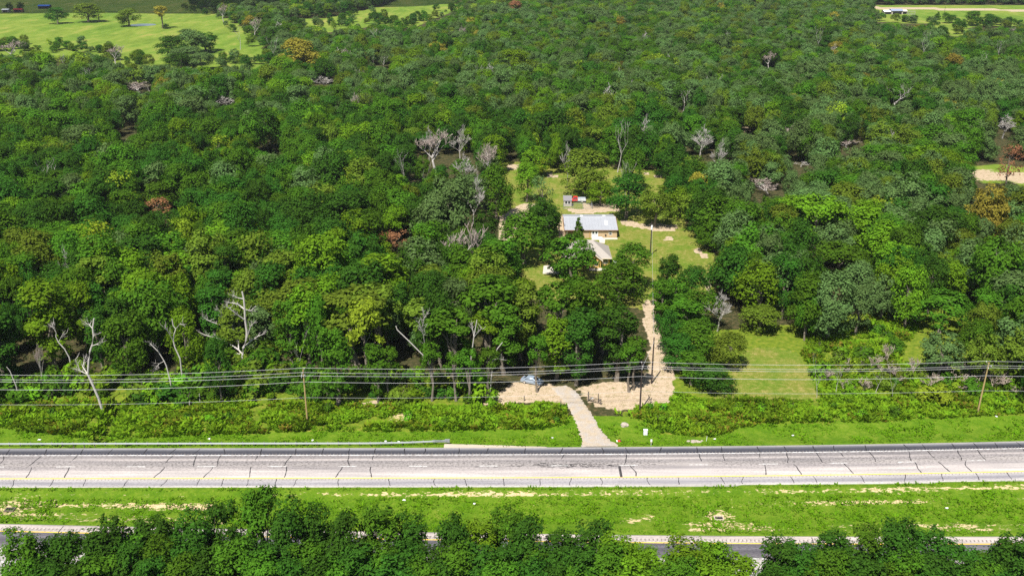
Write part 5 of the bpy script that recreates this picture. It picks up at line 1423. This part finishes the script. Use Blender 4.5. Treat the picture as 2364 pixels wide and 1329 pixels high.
for (a_, b_), (c_, d_) in zip(cor[:-1], cor[1:]):
    L_ = math.hypot(c_ - a_, d_ - b_); k_ = max(1, int(L_ / 2.4))
    for i in range(k_):
        f_ = i / k_; mb = MB(); mb.tube([(a_ + (c_ - a_) * f_, b_ + (d_ - b_) * f_, -.2), (a_ + (c_ - a_) * f_, b_ + (d_ - b_) * f_, 1.75)], .045, 6); mb.build('post', 'galvanised', fn)
    for z_ in (.15, .9, 1.72):
        mb = MB(); mb.tube([(a_, b_, z_), (c_, d_, z_)], .025, 5); mb.build('rail', 'galvanised', fn)
    mb = MB()
    for i in range(int(L_ / .3)):
        for sgn in (1, -1):
            f0, f1 = i * .3 / L_, min(1, max(0, (i * .3 + sgn * 1.0) / L_))
            mb.tube([(a_ + (c_ - a_) * f0, b_ + (d_ - b_) * f0, .15), (a_ + (c_ - a_) * f1, b_ + (d_ - b_) * f1, 1.72)], .008, 3, False)
    mb.build('mesh', 'galvanised', fn)

# ------------------------------------------------------------------ entrance and roadside things
gp = [at(1358, 926)[:2], at(1387, 934)[:2]]
g_ = thing('gate', (gp[0][0], gp[0][1], 0), 'short dark pipe gate standing open beside the driveway', 'gate')
dx_, dy_ = gp[1][0] - gp[0][0], gp[1][1] - gp[0][1]
for f_, h_, r_ in ((0, 2.1, .12), (1, 1.3, .09)):
    mb = MB(); mb.tube([(dx_ * f_, dy_ * f_, -.3), (dx_ * f_, dy_ * f_, h_)], r_, 8); mb.build('post', 'post_wood', g_)
for z_ in (.3, .6, .9, 1.15):
    mb = MB(); mb.tube([(0, 0, z_), (dx_, dy_, z_)], .035, 6); mb.build('bar', 'black_iron', g_)
mb = MB(); mb.tube([(0, 0, .3), (dx_, dy_, 1.15)], .035, 6); mb.build('brace', 'black_iron', g_)
mb = MB(); mb.box((.7, -.12, .75), (.6, .04, .3), .1); mb.build('notice_board', 'white_paint', g_)
for i, (x, y, h_, lb) in enumerate([(1381, 928, 1.9, 'tall thin fence post beside the pipe gate'), (1294, 938, 1.3, 'dark fence post on the driveway edge opposite the gate'), (1502, 930, 1.2, 'crooked fence post with brace by the sandy track'), (1210, 925, 1.2, 'dark fence post in the sandy patch'), (462, 930, 2.0, 'pale bare post in the weeds near the tan pole'), (438, 938, 1.2, 'short grey fence post beside the pale bare one')]):
    X, Y, _ = at(x, y)
    o = thing('fence_post', (X, Y, gz(X, Y)), lb, 'post')
    mb = MB(); mb.tube([(0, 0, -.3), (.03, 0, h_ * .5), (.06 * (i % 3), 0, h_)], [.09, .085, .08], 7); mb.build('post', 'dead_wood' if i >= 4 else 'post_wood', o)
    if i == 2: mb = MB(); mb.tube([(-.9, -.3, -.1), (.05, 0, h_ * .9)], .06, 6); mb.build('brace', 'post_wood', o)
X, Y, _ = at(1490, 998)
o = thing('utility_cabinet', (X, Y, gz(X, Y)), 'white metal utility cabinet at the edge of the weeds', 'cabinet')
mb = MB(); mb.box((0, 0, .52), (.72, .45, 1.05)); mb.build('cabinet', 'grey_cabinet', o)
mb = MB(); mb.box((0, -.235, .52), (.62, .02, .92)); d_ = mb.build('door', 'white_paint', o)
mb = MB(); mb.box((.22, -.255, .55), (.05, .02, .14)); mb.build('handle', 'black_iron', d_)
mb = MB(); mb.box((0, -.02, 1.075), (.80, .53, .06)); mb.build('lid', 'grey_cabinet', o)
X, Y, _ = at(1503, 1027)
o = thing('marker_post', (X, Y, gz(X, Y)), 'small white marker sign on a thin post near the shoulder', 'sign')
mb = MB(); mb.tube([(0, 0, -.3), (0, 0, 1.25)], .035, 6); mb.build('post', 'white_paint', o)
mb = MB(); mb.box((0, -.045, 1.0), (.32, .03, .52)); mb.build('plate', 'white_paint', o)
mb = MB(); mb.box((0, -.045, .66), (.12, .03, .12)); mb.build('reflector', 'orange_paint', o)
X, Y, _ = at(1429, 1014)
o = thing('fallen_sign', (X, Y, gz(X, Y)), 'flat red and white sign lying in the grass by the driveway', 'sign', .15)
mb = MB(); mb.box((0, 0, .08), (.9, .5, .04), rot=Matrix.Rotation(.25, 3, 'X')); mb.build('panel', 'sign_red', o)
mb = MB(); mb.box((-.36, 0, .105), (.2, .46, .02), rot=Matrix.Rotation(.25, 3, 'X')); mb.build('white_band', 'white_paint', o)
mb = MB(); mb.box((.36, 0, .105), (.2, .46, .02), rot=Matrix.Rotation(.25, 3, 'X')); mb.build('black_band', 'black_iron', o)
mb = MB(); mb.tube([(-.4, .25, .0), (-.4, .25, .2)], .02, 5); mb.tube([(.4, .25, .0), (.4, .25, .2)], .02, 5); mb.build('stakes', 'black_iron', o)
def rock(X, Y, s_, label, mat='rock', grp=None, seed=0):
    bm = bmesh.new(); bmesh.ops.create_icosphere(bm, subdivisions=2, radius=1.0)
    rr_ = random.Random(seed)
    for v in bm.verts:
        k = 1 + rr_.uniform(-.22, .22); v.co = Vector((v.co.x * k * s_, v.co.y * k * s_ * .8, v.co.z * k * s_ * .55))
    me = bpy.data.meshes.new('boulder'); bm.to_mesh(me); bm.free(); me.materials.append(MATS[mat])
    o = link('boulder', me); o.location = (X, Y, gz(X, Y) + s_ * .2); tag(o, label, 'rock', grp)
X, Y, _ = at(1441, 980); rock(X, Y, .75, 'pale boulder beside the bushes near the driveway', seed=1)
X, Y, _ = at(1606, 1016)
for k in range(11):
    rock(X + random.uniform(-1.5, 1.3), Y + random.uniform(-.45, .55), random.uniform(.22, .42), 'broken pinkish stone of the culvert heap by the weeds', 'rock', 'stones of the culvert heap by the weeds', 20 + k)
o = thing('culvert_marker', (X + 1.9, Y - .1, gz(X + 1.9, Y)), 'thin white stake standing beside the heap of stones', 'post')
mb = MB(); mb.tube([(0, 0, -.2), (.1, 0, 1.2)], .04, 6); mb.build('stake', 'white_paint', o)
for i, (x, y, lb) in enumerate([(1660, 1190, 'concrete drain inlet in a bare patch of the median'), (22, 1170, 'dark rusty drain grate in a bare patch of the median')]):
    X, Y, _ = at(x, y); z_ = gz(X, Y)
    o = thing('drain_inlet', (X, Y, z_), lb, 'drain')
    mb = MB()
    for (a_, b_, c_, d_) in ((0, -.45, 1.5, .14), (0, .45, 1.5, .14), (-.68, 0, .14, .76), (.68, 0, .14, .76)): mb.box((a_, b_, .05), (c_, d_, .34))
    mb.build('kerb', 'concrete' if i == 0 else 'post_wood', o)
    mb = MB(); mb.box((0, 0, .02), (1.22, .76, .06)); mb.build('basin_shade', 'dark_opening', o)  # solid block, the drain's inner shade painted near-black
    for k in range(5): mb = MB(); mb.box((-.5 + .25 * k, 0, .16), (.06, .76, .04)); mb.build('grate_bar', 'black_iron', o)
for i, (x, y) in enumerate([(1831, 1001), (2187, 1167), (890, 1015), (920, 1016), (1095, 1158), (933, 1150), (2300, 962), (1650, 1010), (90, 1011), (482, 1009), (720, 1013), (1275, 1006)]):
    X, Y, _ = at(x, y)
    mb = MB(); a_ = random.uniform(0, 3)
    for k in range(3): mb.box((random.uniform(-.12, .12), random.uniform(-.08, .08), .10 + .03 * k), (random.uniform(.2, .42), random.uniform(.15, .3), .05), a_ + k * .7)
    o = mb.build('litter', 'white_paint'); o.location = (X, Y, gz(X, Y)); tag(o, 'scrap of white litter lying on the mown grass', 'litter', 'white litter scraps on the mown grass')

# ------------------------------------------------------------------ far fields
X, Y, _ = at(330, 58)
mb = MB(); mb.prism([(X + 11 * math.cos(k * .314) * (1 + .12 * math.sin(3 * k)), Y + 10 * math.sin(k * .314)) for k in range(20)], -.3, .03)
tag(mb.build('pond', 'water'), kind='structure')
def barn(x, y, w, d, h, roof, wall, label, open_=True, shed_w=0, name='barn'):
    X, Y, _ = at(x, y)
    o = thing(name, (X, Y, 0), label, 'barn' if name == 'barn' else 'shed')
    mb = MB(); mb.prism([(-w / 2, 0), (w / 2, 0), (w / 2, d), (-w / 2, d)], -.1, h); mb.build('wall', wall, o)
    if open_: mb = MB(); mb.box((0, -.02, h * .4), (w * .8, .1, h * .75)); mb.build('doorway_shade', 'dark_opening', o)  # panel on the solid wall, interior shade painted as near-black
    for s_ in (0, 1):
        mb = MB()
        if s_ == 0: mb.quad((-w / 2 - .4, -.6, h - .1), (w / 2 + .4, -.6, h - .1), (w / 2 + .4, d / 2, h + d * .16), (-w / 2 - .4, d / 2, h + d * .16), .1)
        else: mb.quad((w / 2 + .4, d + .6, h - .1), (-w / 2 - .4, d + .6, h - .1), (-w / 2 - .4, d / 2, h + d * .16), (w / 2 + .4, d / 2, h + d * .16), .1)
        mb.build('roof', roof, o)
    return o
barn(2071, 34, 10.5, 9, 3.4, 'barn_roof_blue', 'barn_wall', 'low barn with blue-grey roof on the far green field')
barn(2050, 33.5, 7, 8, 2.4, 'roof_translucent', 'barn_wall', 'white-roofed lean-to shed beside the far barn', name='shed')
barn(2088, 33, 5, 8, 2.6, 'concrete_white', 'barn_wall', 'pale-roofed shed on the other side of the far barn', name='shed')
cf = thing('corral', (0, 0, 0), 'timber corral fence beside the far barn', 'fence')
c0_ = [at(2096, 36)[:2], at(2112, 36)[:2], at(2112, 30)[:2], at(2098, 30)[:2]]
for (a_, b_), (c_, d_) in zip(c0_, c0_[1:] + c0_[:1]):
    L_ = math.hypot(c_ - a_, d_ - b_); k_ = max(2, int(L_ / 3))
    for i in range(k_):
        f_ = i / k_; mb = MB(); mb.tube([(a_ + (c_ - a_) * f_, b_ + (d_ - b_) * f_, -.2), (a_ + (c_ - a_) * f_, b_ + (d_ - b_) * f_, 1.9)], .12, 5); mb.build('post', 'dead_wood', cf)
    for z_ in (.7, 1.2, 1.7): mb = MB(); mb.tube([(a_, b_, z_), (c_, d_, z_)], .07, 4); mb.build('rail', 'dead_wood', cf)
X, Y, _ = at(2179, 40); o = pole(X, Y, 9.5, 'pole_wood_dark', 'thin dark utility pole on the far green field', r=.16)
mb = MB(); mb.box((0, 0, 9.0), (1.8, .1, .12)); mb.build('crossarm', 'post_wood', o)
barn(12, 29, 6, 5, 2.4, 'roof_translucent', 'barn_wall', 'tiny white-roofed shelter at the far side of the pasture', name='shed')
barn(41, 29, 8, 5, 2.6, 'sign_red', 'trim_brown', 'tiny dark red shelter at the far side of the pasture', name='shed')
barn(101, 21, 11, 6, 2.8, 'blue_sheet', 'dark_opening', 'open shelter with a bright blue roof behind the pasture oak', name='shed')  # closed walls coloured near-black for the shade under the roof
for x, y, yt, lb in ((16, 29, 17, 'small dark tree over the white pasture shelter'), (41, 28, 16, 'small dark tree over the red pasture shelter')):
    X, Y, _ = at(x, y); tree(X, Y + 7, 9, 4, 'oak0', 'dark', lb)

# cloud whose shadow lies on the farthest part of the pasture
def lump_cloud(cx, cy, cz, rx, ry, rz2):
    bm = bmesh.new(); bmesh.ops.create_icosphere(bm, subdivisions=5, radius=1.0)
    from mathutils import noise as mn
    for v in bm.verts:
        k = 1 + .22 * mn.noise(v.co * 2.1) + .12 * mn.noise(v.co * 5.0)
        v.co = Vector((v.co.x * rx * k, v.co.y * ry * k, v.co.z * rz2 * k * (1.0 if v.co.z > 0 else .45)))
    me = bpy.data.meshes.new('cloud'); bm.to_mesh(me); bm.free(); me.materials.append(MATS['cloud_white'])
    for p_ in me.polygons: p_.use_smooth = True
    o = link('cloud', me); o.location = (cx, cy, cz); tag(o, 'white cumulus cloud shading the far end of the pasture', 'cloud', kind='stuff')
cz = 420.0
k_ = cz / to_sun.z
lump_cloud(-560 + to_sun.x * k_, 1175 + to_sun.y * k_, cz, 560, 225, 45)

# thin summer air
mb = MB(); mb.box((0, 0, 46.0), (18400, 18400, 100.0)); 
t = NT('haze_air')
pv = t.n('VolumePrincipled'); pv.inputs['Color'].default_value = (.86, .92, 1, 1); pv.inputs['Density'].default_value = 0.00005; pv.inputs['Anisotropy'].default_value = 0.2
t.l(pv.outputs[0], t.out.inputs['Volume'])
tag(mb.build('haze', 'haze_air'), kind='stuff')
